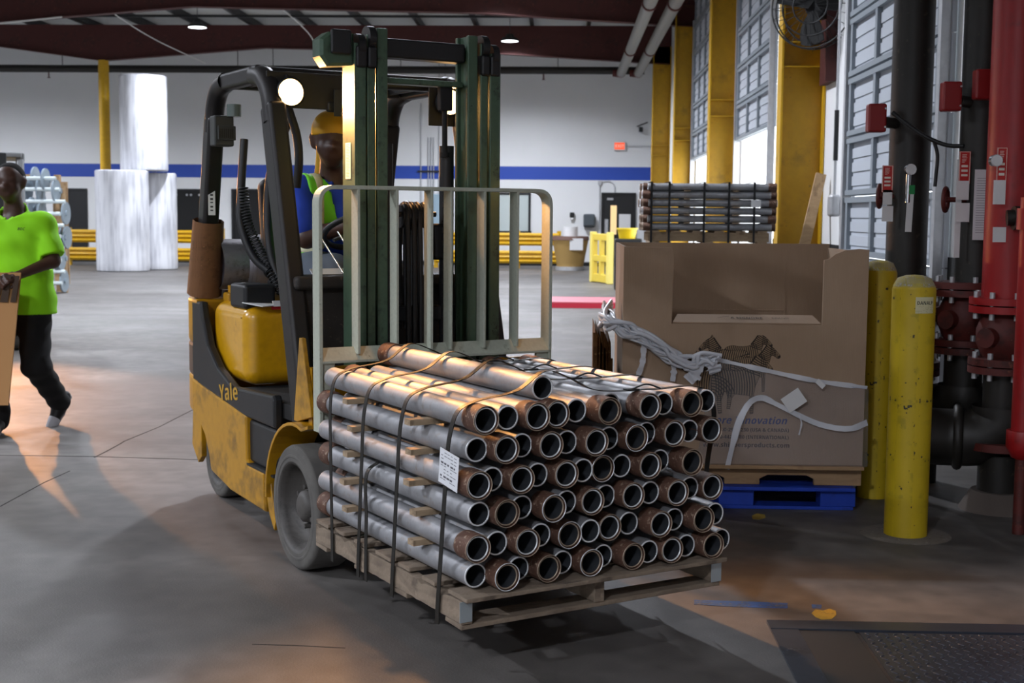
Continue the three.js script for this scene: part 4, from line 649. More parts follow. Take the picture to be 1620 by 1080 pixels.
// ================= the yellow forklift =================
{
  const T = thing('forklift', 'yellow and black counterbalance forklift carrying strapped steel pipes', 'forklift', O.toArray(), TH);
  const X0 = -.48, X1 = .63, CX = .075;
  const yl = std({ map: worn(lin('#b8850e'), lin('#6b4d14'), lin('#3e3220'), .7, 601, .45, .8), roughness: .38 });
  const ylClean = phy({ map: worn(lin('#d69e0c'), lin('#b07f0c'), lin('#5a4312'), .55, 611, .62, .8), roughness: .32, clearcoat: .4, clearcoatRoughness: .2 });
  const blk = std({ map: worn(lin('#1b1c1e'), lin('#2a2826'), lin('#3a3630'), .6, 621, .55, .78), roughness: .48 });
  const guardM = std({ map: worn(lin('#1a1615'), lin('#2d2622'), lin('#453a34'), .5, 631, .55, .85), roughness: .5, metalness: .05 });
  const mastM = std({ map: worn(lin('#48604c'), lin('#2b3a31'), lin('#22261f'), .35, 641, .52, .72), roughness: .42, metalness: .2 });
  const restM = std({ map: worn(lin('#b3b8a8'), lin('#8c9182'), lin('#4f554c'), .22, 651, .56, .76), roughness: .5 });
  // wheels
  const wheel = (x, z, R, w, side, name, rimR) => {
    const tyre = obj(name, [lat([[rimR, -w / 2], [R - .02, -w / 2], [R - .006, -w / 2 + .008], [R, -w / 2 + .02], [R, w / 2 - .02], [R - .006, w / 2 - .008], [R - .02, w / 2], [rimR, w / 2], [rimR, -w / 2]], 0, 0, 0, 'x', 48), lat([[rimR + .015, side * (w / 2)], [rimR + .02, side * (w / 2 + .004)], [rimR + .03, side * (w / 2)]], 0, 0, 0, 'x', 48)], M.rubber, T);
    tyre.position.set(x, R, z);
    const rimM = std({ map: worn(lin('#4e4a46'), lin('#2c2a28'), lin('#6c675f'), .25, 661, .5, .8), roughness: .6 });
    obj('rim', [lat([[rimR, side * w / 2], [rimR - .012, side * (w / 2 - .005)], [rimR - .02, side * (w / 2 - .03)], [rimR - .03, side * .0], [rimR * .55, side * -.01], [rimR * .42, side * .02], [.0, side * .02]], 0, 0, 0, 'x', 40)], rimM, tyre);
    obj('hub', [lat([[.07, side * .015], [.065, side * .05], [.04, side * .065], [0, side * .066]], 0, 0, 0, 'x', 20)], rimM, tyre);
    for (let k = 0; k < 6; k++) obj('lug_nut', [cy(.011, .03, side * .03, .085 * Math.cos(k * 1.047), .085 * Math.sin(k * 1.047), 'x', 6)], rimM, tyre);
  };
  wheel(-.41, 0, .265, .18, -1, 'front_wheel', .195); wheel(.56, 0, .265, .18, 1, 'front_wheel', .195);
  wheel(-.265, -1.55, .205, .15, -1, 'rear_wheel', .14); wheel(.415, -1.55, .205, .15, 1, 'rear_wheel', .14);
  obj('axle', [cy(.06, .9, CX, .265, 0, 'x', 16), cy(.05, .6, CX, .205, -1.55, 'x', 16)], M.blackMatte, T);
  // chassis and counterweight
  const side = [[-1.5, .645], [-.67, .56], [-.66, .36], [-.64, .335], [-.43, .335], [-.42, .16], [-.9, .17], [-1.2, .215], [-1.24, .3], [-1.3, .38], [-1.38, .43], [-1.5, .45]];
  obj('side_panel', [sideShape(side, X0, X0 + .05, .01)], yl, T); obj('side_panel', [sideShape(side, X1 - .05, X1, .01)], yl, T);
  obj('belly', [span(X0 + .05, X1 - .05, .17, .33, -1.15, -.3), span(-.14, .3, .2, .6, -1.2, .1)], M.blackMatte, T);
  { // counterweight: rounded block narrowing to the rear
    const s = new THREE.Shape(); s.moveTo(X0 + .005, 1.42); s.lineTo(X0 + .005, 1.5); s.quadraticCurveTo(X0 + .05, 1.9, X0 + .3, 1.96); s.lineTo(X1 - .3, 1.96); s.quadraticCurveTo(X1 - .05, 1.9, X1 - .005, 1.5); s.lineTo(X1 - .005, 1.42); s.closePath();
    const g = (y0, y1) => new THREE.ExtrudeGeometry(s, { depth: y1 - y0 - .03, bevelEnabled: true, bevelSize: .015, bevelThickness: .015, bevelOffset: -.015, bevelSegments: 2, curveSegments: 12 }).rotateX(-Math.PI / 2).translate(0, y0 + .015, 0);
    const dk = std({ map: worn(lin('#4a3e34'), lin('#2a2520'), lin('#6a5a44'), .5, 671), roughness: .6 });
    obj('counterweight', [g(.47, .66), g(.83, 1.06)], yl, T); obj('counterweight_band', [g(.66, .83)], dk, T);
    obj('counterweight_skirt', [sideShape([[-1.5, .48], [-1.36, .45], [-1.36, .26], [-1.42, .22], [-1.52, .3]], X0 + .002, X0 + .03, .004)], yl, T);
  }
  // black side cowls with the maker's name
  const cowl = [[-1.5, 1.05], [-1.36, 1.05], [-1.33, .97], [-1.25, .84], [-1.1, .745], [-.87, .675], [-.32, .70], [-.3, .68], [-.3, .555], [-.68, .556], [-1.5, .64]];
  obj('side_cowl', [sideShape(cowl, X0 + .004, X0 + .05, .012)], blk, T); obj('side_cowl', [sideShape(cowl, X1 - .05, X1 - .004, .012)], blk, T);
  obj('step_box', [rspan(X0 + .02, X0 + .12, .345, .548, -.68, -.3, .02)], blk, T); obj('step_box', [rspan(X1 - .12, X1 - .02, .345, .548, -.68, -.3, .02)], blk, T);
  obj('step_plate', [span(X0, X0 + .14, .335, .345, -.66, -.3)], M.steelDark, T);
  obj('floor_plate', [span(X0 + .05, X1 - .05, .6, .665, -.9, -.12)], M.blackMatte, T);
  { const s = sheet(.34, .16, (c, w, h) => { c.clearRect(0, 0, w, h); c.fillStyle = '#b58a16'; c.font = 'bold ' + h * .9 + 'px sans-serif'; c.textAlign = 'center'; c.textBaseline = 'middle'; c.fillText('Yale', w / 2, h * .52); }, 512);
    const g = new THREE.PlaneGeometry(.33, .12); g.rotateY(-Math.PI / 2); const o = obj('maker_lettering', g, print(s, { transparent: true, roughness: .5 }), T, true); o.position.set(X0 + .0025, .645, -.92); o.rotation.x = -.13; }
  // fenders
  const fen = []; for (let i = 0; i <= 12; i++) { const a = Math.PI * (1.02 - i / 12 * .6); fen.push([.36 * Math.cos(a), .265 + .36 * Math.sin(a)]); }
  const fo = [...fen, [.25, .618], ...fen.slice().reverse().map(([z, y]) => [z * .96, .265 + (y - .265) * .965])];
  for (const [a, b] of [[-.5, -.3], [.45, .65]]) obj('fender', [sideShape([...fen, [.16, .635], [.16, .62], ...fen.slice().reverse().map(([z, y]) => [z * .955, .265 + (y - .265) * .96])], a, b, .003)], yl, T);
  obj('fender_lip', [sideShape([[-.42, .3], [-.36, .16], [-.3, .1], [-.28, .14], [-.34, .3], [-.36, .42]], X0 + .0, X0 + .09, .004)], yl, T);
  obj('front_gusset', [sideShape([[-.1, .62], [-.06, .62], [.1, .66], [.0, .98], [-.03, .98]], -.46, -.44, .003), span(-.44, .6, .6, .86, .02, .06)], yl, T);
  // seat hood
  obj('seat_hood', [new RoundedBoxGeometry(.98, .385, .53, 5, .07).translate(CX, .868, -1.095)], ylClean, T);
  obj('hood_seam', [bx(.986, .004, .012, CX, 1.0, -.9), bx(.012, .36, .004, -.18, .87, -.828)], std({ color: C('#7a5a0c'), roughness: .6 }), T);
  obj('filler_cap', [rb(.09, .05, .09, .012, -.32, 1.075, -1.29), cy(.03, .05, -.32, 1.11, -1.29)], yl, T);
  obj('seat', [new RoundedBoxGeometry(.5, .13, .5, 3, .05).translate(CX, 1.125, -1.0), new RoundedBoxGeometry(.5, .52, .12, 3, .05).rotateX(-.16).translate(CX, 1.42, -1.28)], M.black, T);
  obj('seat_side_box', [rb(.16, .12, .22, .02, -.33, 1.1, -.98)], M.black, T);
  obj('paper_sheets', [bx(.2, .004, .13, -.3, 1.068, -.87, .1, .5, 0), bx(.1, .03, .003, -.24, 1.07, -.82, -.5, .2, 0)], M.paper, T); obj('red_card', [bx(.1, .022, .003, -.25, 1.052, -.815, -.5, .2, 0)], M.red, T);
  // gas cylinder lying across the rear
  const tank = std({ map: worn(lin('#8d8a90'), lin('#5d5654'), lin('#4b4038'), .4, 681, .5, .7), roughness: .38, metalness: .45 });
  const gc = obj('gas_cylinder', [lat([[0, -.36], [.06, -.36], [.12, -.335], [.15, -.28], [.155, -.2], [.155, .24], [.14, .3], [.1, .335], [0, .34]], .1, 1.235, -1.47, 'x', 36)], tank, T);
  obj('cylinder_collar', [lat([[.13, -.3], [.13, -.45], [.124, -.45], [.124, -.3]], .1, 1.235, -1.47, 'x', 36)], tank, gc); obj('cylinder_strap', [lat([[.157, -.03], [.161, -.03], [.161, .03], [.157, .03]], .1, 1.235, -1.47, 'x', 36)], M.steelDark, gc);
  obj('cylinder_cradle', [span(-.3, .5, 1.04, 1.1, -1.6, -1.34)], M.blackMatte, T);
  // overhead guard
  const G0 = X0 + .075, G1 = X1 - .075;
  for (const x of [G0, G1]) {
    obj('front_pillar', [bar([x, .6, -.1], [x, 1.98, -.47], .085, .125, .02), tb([[x, 1.9, -.45], [x, 2.02, -.485], [x, 2.1, -.56], [x, 2.125, -.68]], .05, 12)], guardM, T);
    const rp = obj('rear_pillar', [bar([x, 1.0, -1.53], [x, 1.98, -1.30], .085, .1, .02), tb([[x, 1.9, -1.315], [x, 2.02, -1.29], [x, 2.1, -1.22], [x, 2.13, -1.1]], .048, 12)], guardM, T);
    obj('roof_rail', [bar([x, 2.128, -1.16], [x, 2.128, -.6], .07, .08, .02)], guardM, T);
    if (x < 0) {
      obj('cardboard_wrap', [new THREE.CylinderGeometry(.078, .088, .39, 10, 6, true).rotateX(.225).translate(x, 1.27, -1.468), new THREE.CylinderGeometry(.075, .084, .388, 10, 4, true).rotateX(.225).translate(x, 1.27, -1.468)], std({ map: worn(lin('#7a5230'), lin('#573719'), lin('#93683f'), .3, 691, .5, .7), roughness: .85, side: THREE.DoubleSide }), rp);
      const ws = sheet(.035, .2, (c, w, h) => { c.fillStyle = '#cfcfc8'; c.fillRect(0, 0, w, h); c.fillStyle = '#3a3a36'; for (let i = 0; i < 9; i++) c.fillRect(w * .3, h * (.06 + i * .1), w * .4, h * (.03 + .04 * hash(i, 1, 2))); }, 64);
      const dl = obj('decal', new THREE.PlaneGeometry(.035, .2).rotateX(-.23), print(ws), rp, true); dl.position.set(x - .01, 1.585, -1.335); dl.rotation.y = -.3;
    }
  }
  obj('front_header', [bar([G0, 2.125, -.62], [G1, 2.125, -.62], .07, .07, .02), bar([G0, 2.128, -1.13], [G1, 2.128, -1.13], .06, .06, .02)], guardM, T);
  for (let k = 0; k < 6; k++) obj('roof_bar', [bar([G0 + .12 + k * .15, 2.135, -1.12], [G0 + .12 + k * .15, 2.135, -.6], .022, .05, .006)], guardM, T);
  obj('lamp_plate', [rspan(G0 - .02, -.02, 1.97, 2.13, -.5, -.49, .004)], guardM, T); obj('lamp_plate', [rspan(.38, G1 + .02, 1.92, 2.13, -.5, -.49, .004)], guardM, T);
  obj('mirror_bracket', [rb(.035, .12, .006, .002, -.1, 2.0, -.46), rb(.1, .05, .03, .015, -.09, 1.985, -.5)], M.steelDark, T);
  obj('alarm_box', [rb(.1, .15, .08, .01, G0 + .01, 1.9, -1.22), rb(.09, .07, .012, .004, G0 + .02, 1.89, -1.175)], std({ color: C('#3a3c3a'), roughness: .6 }), T);
  for (let k = 0; k < 7; k++) obj('alarm_slot', [span(G0 - .02 + k * .011, G0 - .015 + k * .011, 1.865, 1.91, -1.17, -1.167)], M.black, T);
  obj('beacon', [cy(.035, .06, G0 + .06, 2.0, -1.18, 'y', 16)], std({ color: C('#6a7672'), roughness: .3 }), T);
  // working lamps: halogen lens plus the light it throws forward
  const halogen = std({ color: C('#fff3d8'), emissive: C('#ffc983'), emissiveIntensity: 12 });
  for (const [x, y, z] of [[-.333, 2.035, -.44], [.462, 2.03, -.44]]) {
    const h = obj('work_lamp', [lat([[0, -.07], [.035, -.07], [.06, -.03], [.066, .01], [.06, .012]], x, y, z, 'z', 24), rod([x, y + .05, z - .03], [x, 2.11, z - .05], .012)], M.black, T);
    obj('lens', [lat([[0, .018], [.03, .015], [.058, .006]].reverse(), x, y, z, 'z', 24)], halogen, h);
    const l = new THREE.SpotLight(0xffb56e, 26, 0, .74, .6); l.position.set(x, y, z + .035); l.target.position.set(x, y - .95, z + 2.2); l.castShadow = true; l.shadow.radius = 2.6; T.add(l, l.target);
  }
  // hoses from the roof to the truck
  obj('hose', [tb([[G0 + .1, 1.86, -1.15], [G0 + .07, 1.6, -1.12], [G0 + .06, 1.45, -1.1], [G0 + .1, 1.28, -1.02], [G0 + .15, 1.22, -.96]], .02, 10, 40)], M.black, T);
  obj('hose', [tb([[G0 + .28, 1.98, -.98], [G0 + .2, 1.75, -1.02], [G0 + .17, 1.5, -1.02], [G0 + .17, 1.3, -.98], [G0 + .2, 1.14, -.92]], .022, 10, 40)], M.black, T);
  { const pts = [], c = new THREE.CatmullRomCurve3([V(G0 + .075, 1.62, -1.1), V(G0 + .09, 1.45, -1.08), V(G0 + .14, 1.28, -1.0), V(G0 + .19, 1.12, -.9)]), g = []; for (let i = 0; i < 36; i++) { const q = c.getPoint(i / 35), tn = c.getTangent(i / 35), r = new THREE.TorusGeometry(.022, .004, 5, 12); r.applyQuaternion(new THREE.Quaternion().setFromUnitVectors(V(0, 0, 1), tn)); g.push(r.translate(q.x, q.y, q.z)); } obj('ribbed_conduit', g, M.steelDark, T); }
  obj('hose', [tb([[-.27, 2.06, -.7], [-.24, 1.97, -.7], [-.205, 1.86, -.7], [-.195, 1.75, -.7], [-.2, 1.62, -.72]], .02, 10, 30)], M.black, T);
  // dash, column and levers
  obj('dash', [rspan(-.4, .55, .66, 1.2, -.3, -.2, .03), rspan(-.42, .57, 1.17, 1.23, -.36, -.16, .02)], std({ map: worn(lin('#26221f'), lin('#38322c'), lin('#4a4038'), .5, 701), roughness: .7 }), T);
  const st = obj('steering_wheel', [new THREE.TorusGeometry(.165, .014, 10, 40).rotateX(Math.PI / 2 - .5).translate(.02, 1.42, -.5), rod([.02, 1.41, -.5], [.02, 1.2, -.3], .022)], M.black, T);
  obj('spoke', [rod([.02, 1.415, -.5], [.16, 1.38, -.44], .008), rod([.02, 1.415, -.5], [-.13, 1.38, -.44], .008), rod([.02, 1.415, -.5], [.02, 1.5, -.62], .008)], M.steelDark, st);
  for (const x of [-.12, -.02]) obj('lever', [rod([x, 1.2, -.3], [x - .1, 1.42, -.42], .005, 8)], M.chrome, T);
  obj('clip_papers', [bx(.22, .1, .006, -.16, 1.22, -.35, -.9, .1, 0)], M.paper, T);
  // mast: three nested rails on each side
  const rails = [[-.253, -.207], [-.2, -.163], [-.152, -.103]];
  const rail = (x0, x1, z1, top, name) => obj(name, [rspan(x0, x1, .1, top, z1 - .022, z1, .006), rspan((x0 + x1) / 2 - .008, (x0 + x1) / 2 + .008, .1, top, z1 - .11, z1 - .01, .002), rspan(x0, x1, .1, top, z1 - .12, z1 - .1, .004)], mastM, T);
  for (const s of [-1, 1]) for (let k = 0; k < 3; k++) {
    const [a, b] = rails[k], x0 = s < 0 ? a : 2 * .087 - b, x1 = s < 0 ? b : 2 * .087 - a;
    rail(x0, x1, .1 - k * .006, [2.2, 2.24, 2.27][k], 'mast_rail');
    if (k === 0) obj('rail_side_plate', [rspan(s < 0 ? x0 - .006 : x1 - .004, s < 0 ? x0 + .004 : x1 + .006, .1, 2.2, -.03, .1, .003)], mastM, T);
    if (k < 2) obj('mast_roller', [cy(.05, .03, (x0 + x1) / 2 + s * .0, 2.19 + k * .035, .07, 'x', 24), rspan(x0 - .002, x1 + .002, 2.1, 2.19, .05, .112, .012)], M.black, T);
  }
  obj('mast_bracket', [faceShape([[-.4, 2.14], [-.37, 2.1], [-.25, 2.11], [-.25, 2.24], [-.36, 2.24], [-.4, 2.21]], -.02, .08, .012)], mastM, T); obj('bracket_cap', [rspan(-.36, -.27, 2.15, 2.25, .08, .1, .01)], M.black, T);
  { const s = sheet(.05, .14, (c, w, h) => { c.fillStyle = '#d8d0c4'; c.fillRect(0, 0, w, h); c.fillStyle = '#8a6a58'; for (let i = 0; i < 22; i++) c.fillRect(w * .12, h * (.05 + i * .042), w * (.5 + .26 * hash(i, 3, 1)), h * .012); }, 128); const o = obj('warning_label', new THREE.PlaneGeometry(.055, .15).rotateY(-Math.PI / 2), print(s), T, true); o.position.set(-.2605, 1.72, .03); }
  obj('mast_crosshead', [rspan(-.1, .28, 2.155, 2.235, -.02, .06, .01)], M.black, T); obj('mast_crosshead', [rspan(-.1, .28, 2.05, 2.075, -.02, .04, .006)], mastM, T); obj('mast_crossmember', [rspan(-.2, .37, 1.03, 1.1, -.06, -.02, .01)], M.black, T); obj('mast_crossmember', [rspan(-.2, .37, .25, .4, -.06, -.02, .01)], M.black, T);
  for (const x of [.235, -.06]) obj('lift_cylinder', [cy(.032, 1.6, x, 1.0, -.03, 'y', 18)], M.black, T);
  for (const [k, x] of [[0, .01], [1, .04], [2, .07], [3, .1]]) obj('mast_hose', [tb([[x, .55, .05], [x, 1.0, .05], [x, 1.45, .04], [x + .004, 1.53, .02], [x + .01, 1.54, -.03], [x + .012, 1.45, -.06], [x + .012, 1.0, -.06]], .0125, 8, 50)], M.black, T);
  obj('hose_sheave', [cy(.05, .12, .055, 1.49, -.01, 'x', 20), cy(.012, .2, .06, 1.5, .01, 'x', 10)], M.steelDark, T);
  { const g = []; for (let i = 0; i < 34; i++) g.push(rb(i % 2 ? .03 : .02, .026, .012, .004, .2, .98 + i * .0278 - .3, .03)); obj('lift_chain', g, std({ color: C('#3c3a36'), roughness: .4, metalness: .7 }), T); obj('tilt_motor', [rb(.1, .16, .1, .02, .21, 1.38, -.05)], M.blackMatte, T); }
  obj('stop_bolt', [cy(.012, .2, .21, 1.86, .0, 'y', 10), cy(.022, .02, .21, 1.76, .0, 'y', 6), rspan(.18, .24, 1.95, 2.07, -.015, .02, .006)], M.blackMatte, T);
  // carriage, backrest and forks
  const zf = .25, bars = [-.302, -.13, .029, .121, .282, .445];
  obj('carriage', [rspan(-.42, .56, .3, .38, .14, .2, .008), rspan(-.42, .56, .66, .74, .14, .2, .008), rspan(-.2, -.12, .28, .8, .12, .2, .008), rspan(.28, .36, .28, .8, .12, .2, .008)], M.black, T);
  const frame = new THREE.Shape(); const bl = -.48, br = .615, tp = 1.612, ra = .075, w = .012;
  const outer = new THREE.Shape(); outer.moveTo(bl, .62); outer.lineTo(bl, tp - ra); outer.quadraticCurveTo(bl, tp, bl + ra, tp); outer.lineTo(br - ra, tp); outer.quadraticCurveTo(br, tp, br, tp - ra); outer.lineTo(br, .62); outer.lineTo(br - w, .62); outer.lineTo(br - w, tp - ra); outer.quadraticCurveTo(br - w, tp - w, br - ra, tp - w); outer.lineTo(bl + ra, tp - w); outer.quadraticCurveTo(bl + w, tp - w, bl + w, tp - ra); outer.lineTo(bl + w, .62); outer.closePath();
  const lbr = obj('load_backrest', [new THREE.ExtrudeGeometry(outer, { depth: .066, bevelEnabled: true, bevelSize: .002, bevelThickness: .002, bevelSegments: 1, curveSegments: 10 }).translate(0, 0, zf - .068)], restM, T);
  for (const x of bars) obj('backrest_bar', [rspan(x - .011, x, .93, tp - .006, zf - .066, zf, .002)], restM, lbr);
  obj('backrest_sill', [faceShape([[bl, 0], [br, 0], [br, .068], [bl, .068]], -.005, .005, .001).rotateX(-.75).translate(0, .905, zf - .006), rspan(bl, br, .897, .908, zf - .012, zf, .002)], restM, lbr);
  obj('backrest_leg', [rspan(bl + .01, bl + .07, .6, .9, zf - .03, zf - .012, .003), rspan(br - .07, br - .01, .6, .9, zf - .03, zf - .012, .003)], restM, lbr);
  for (const x of [-.22, .2]) obj('fork', [rspan(x - .05, x + .05, .2, .74, .2, .24, .008), faceShape([[x - .05, 0], [x + .05, 0], [x + .05, .035], [x - .05, .035]], 0, 1.05, .004).translate(0, .19, .2)], M.black, T);
}
// ================= people =================
// distance to a tapered capsule, joined by a smooth minimum
const capsules = (list, k = .03) => (x, y, z) => {
  let d = 1e9;
  for (const b of list) {
    const [ax, ay, az] = b[0], [bx_, by, bz] = b[1], dx = bx_ - ax, dy = by - ay, dz = bz - az, L = dx * dx + dy * dy + dz * dz || 1e-9;
    const t = Math.max(0, Math.min(1, ((x - ax) * dx + (y - ay) * dy + (z - az) * dz) / L));
    const q = Math.hypot(x - ax - dx * t, y - ay - dy * t, z - az - dz * t) - (b[2] + (b[3] - b[2]) * t), h = Math.max(k - Math.abs(d - q), 0) / k;
    d = Math.min(d, q) - h * h * k * .25;
  }
  return d;
};
function skin(fn, lo, hi, cell) {     // mesh of fn < 0 inside the box lo..hi
  const S = Math.max(hi[0] - lo[0], hi[1] - lo[1], hi[2] - lo[2]), n = Math.min(150, Math.ceil(S / cell) + 6), mc = new MarchingCubes(n, M.black, false, false, 240000);
  const half = n / 2, sc = S / 2 * (n / (n - 6)), c = lo.map((a, i) => (a + hi[i]) / 2);
  const P = (i, a) => c[a] + (i - half) / half * sc, st = sc / half, B = 4, far = B * st * 1.25 + .02;
  for (let K = 0; K < n; K += B) for (let J = 0; J < n; J += B) for (let I = 0; I < n; I += B) {   // blocks far from the surface are filled at once
    const d0 = fn(P(I + B / 2, 0), P(J + B / 2, 1), P(K + B / 2, 2)), skip = Math.abs(d0) > far;
    for (let k = K; k < Math.min(n, K + B); k++) for (let j = J; j < Math.min(n, J + B); j++) for (let i = I; i < Math.min(n, I + B); i++) mc.field[i + j * n + k * n * n] = skip ? -d0 : -fn(P(i, 0), P(j, 1), P(k, 2));
  }
  mc.isolation = 0; mc.update();
  const cnt = mc.count, p = mc.positionArray.slice(0, cnt * 3), nm = mc.normalArray.slice(0, cnt * 3), uv = new Float32Array(cnt * 2);
  for (let i = 0; i < cnt; i++) { p[3 * i] = p[3 * i] * sc + c[0]; p[3 * i + 1] = p[3 * i + 1] * sc + c[1]; p[3 * i + 2] = p[3 * i + 2] * sc + c[2]; const l = Math.hypot(nm[3 * i], nm[3 * i + 1], nm[3 * i + 2]) || 1; for (let q = 0; q < 3; q++) nm[3 * i + q] /= l; }
  const g = new THREE.BufferGeometry(); g.setAttribute('position', new THREE.BufferAttribute(p, 3)); g.setAttribute('normal', new THREE.BufferAttribute(nm, 3)); g.setAttribute('uv', new THREE.BufferAttribute(uv, 2)); return g;
}
const bounds = (list, pad) => { const lo = [9, 9, 9], hi = [-99, -99, -99]; for (const b of list) for (const e of [0, 1]) for (let i = 0; i < 3; i++) { lo[i] = Math.min(lo[i], b[e][i] - b[2 + e] - pad); hi[i] = Math.max(hi[i], b[e][i] + b[2 + e] + pad); } return [lo, hi]; };
const mesh = (list, k, cell, cut, grow = 0) => { const f = capsules(list, k), [lo, hi] = bounds(list, grow + .02); return skin(cut ? (x, y, z) => cut(x, y, z, f(x, y, z) - grow) : (x, y, z) => f(x, y, z) - grow, lo, hi, cell); };
const sub = (a, b) => a.map((v, i) => v - b[i]), lerp3 = (a, b, t) => a.map((v, i) => v + (b[i] - v) * t);
// head of height ~0.23 with face, looking along d (unit, level)
function headBones(c, yaw) {
  const r = (x, y, z) => [c[0] + x * Math.cos(yaw) + z * Math.sin(yaw), c[1] + y, c[2] - x * Math.sin(yaw) + z * Math.cos(yaw)];
  return { r, bones: [[r(0, .03, -.015), r(0, .035, -.01), .092, .092], [r(0, -.02, .02), r(0, .04, .025), .07, .078], [r(0, -.085, .045), r(0, -.05, .045), .042, .055],
    [r(0, -.005, .095), r(0, -.028, .112), .011, .017], [r(-.018, -.03, .098), r(.018, -.03, .098), .011, .011], [r(-.022, -.062, .084), r(.022, -.062, .084), .011, .011], [r(-.02, -.074, .08), r(.02, -.074, .08), .011, .011],
    [r(-.05, .028, .07), r(-.015, .028, .088), .012, .012], [r(.05, .028, .07), r(.015, .028, .088), .012, .012], [r(-.088, -.015, -.005), r(-.09, .02, -.012), .014, .02], [r(.088, -.015, -.005), r(.09, .02, -.012), .014, .02], [r(-.045, -.03, .06), r(-.03, -.05, .06), .03, .03], [r(.045, -.03, .06), r(.03, -.05, .06), .03, .03]] };
}
// hand at w pointing along f, with palm side p; fingers curl by c
function handBones(w, f, p, c, thumbSide = 1) {
  const F = V(...f).normalize(), Pn = V(...p); Pn.addScaledVector(F, -Pn.dot(F)).normalize(); const S = F.clone().cross(Pn).multiplyScalar(thumbSide);
  const q = (a, b, d) => [w[0] + F.x * a + S.x * b + Pn.x * d, w[1] + F.y * a + S.y * b + Pn.y * d, w[2] + F.z * a + S.z * b + Pn.z * d];
  const out = [[q(0, 0, 0), q(.03, 0, 0), .026, .028], [q(.03, -.025, 0), q(.08, -.028, 0), .017, .016], [q(.03, .02, 0), q(.085, .028, 0), .018, .016], [q(.03, 0, 0), q(.085, 0, 0), .018, .015]];
  [[.03, .072], [.01, .08], [-.011, .074], [-.031, .058]].forEach(([s, L]) => { let a = .088, d = 0, ang = c * .6, pt = q(a, s, d); for (const [fr, rad] of [[.42, .0092], [.33, .0086], [.25, .0078]]) { a += L * fr * Math.cos(ang); d += L * fr * Math.sin(ang); const nx = q(a, s * 1.08, d); out.push([pt, nx, rad, rad - .0008]); pt = nx; ang += c; } });
  const t0 = q(.02, .026, .006), t1 = q(.05, .05, .018), t2 = q(.078, .056, .03); out.push([t0, t1, .014, .011], [t1, t2, .011, .0085]);
  return out;
}
const skinDark = phy({ color: C('#452b1f'), roughness: .48, sheen: .1 });
const eyeW = std({ color: C('#cfc8bd'), roughness: .3 }), eyeB = std({ color: C('#120b08'), roughness: .2 });
function eyes(t, r) { for (const s of [-1, 1]) { const p = r(s * .033, .012, .081), o = obj('eye', [new THREE.SphereGeometry(.0115, 12, 8).translate(...p)], eyeW, t); const q = r(s * .032, .012, .0905); obj('iris', [new THREE.SphereGeometry(.0052, 10, 6).translate(...q)], eyeB, o); } }
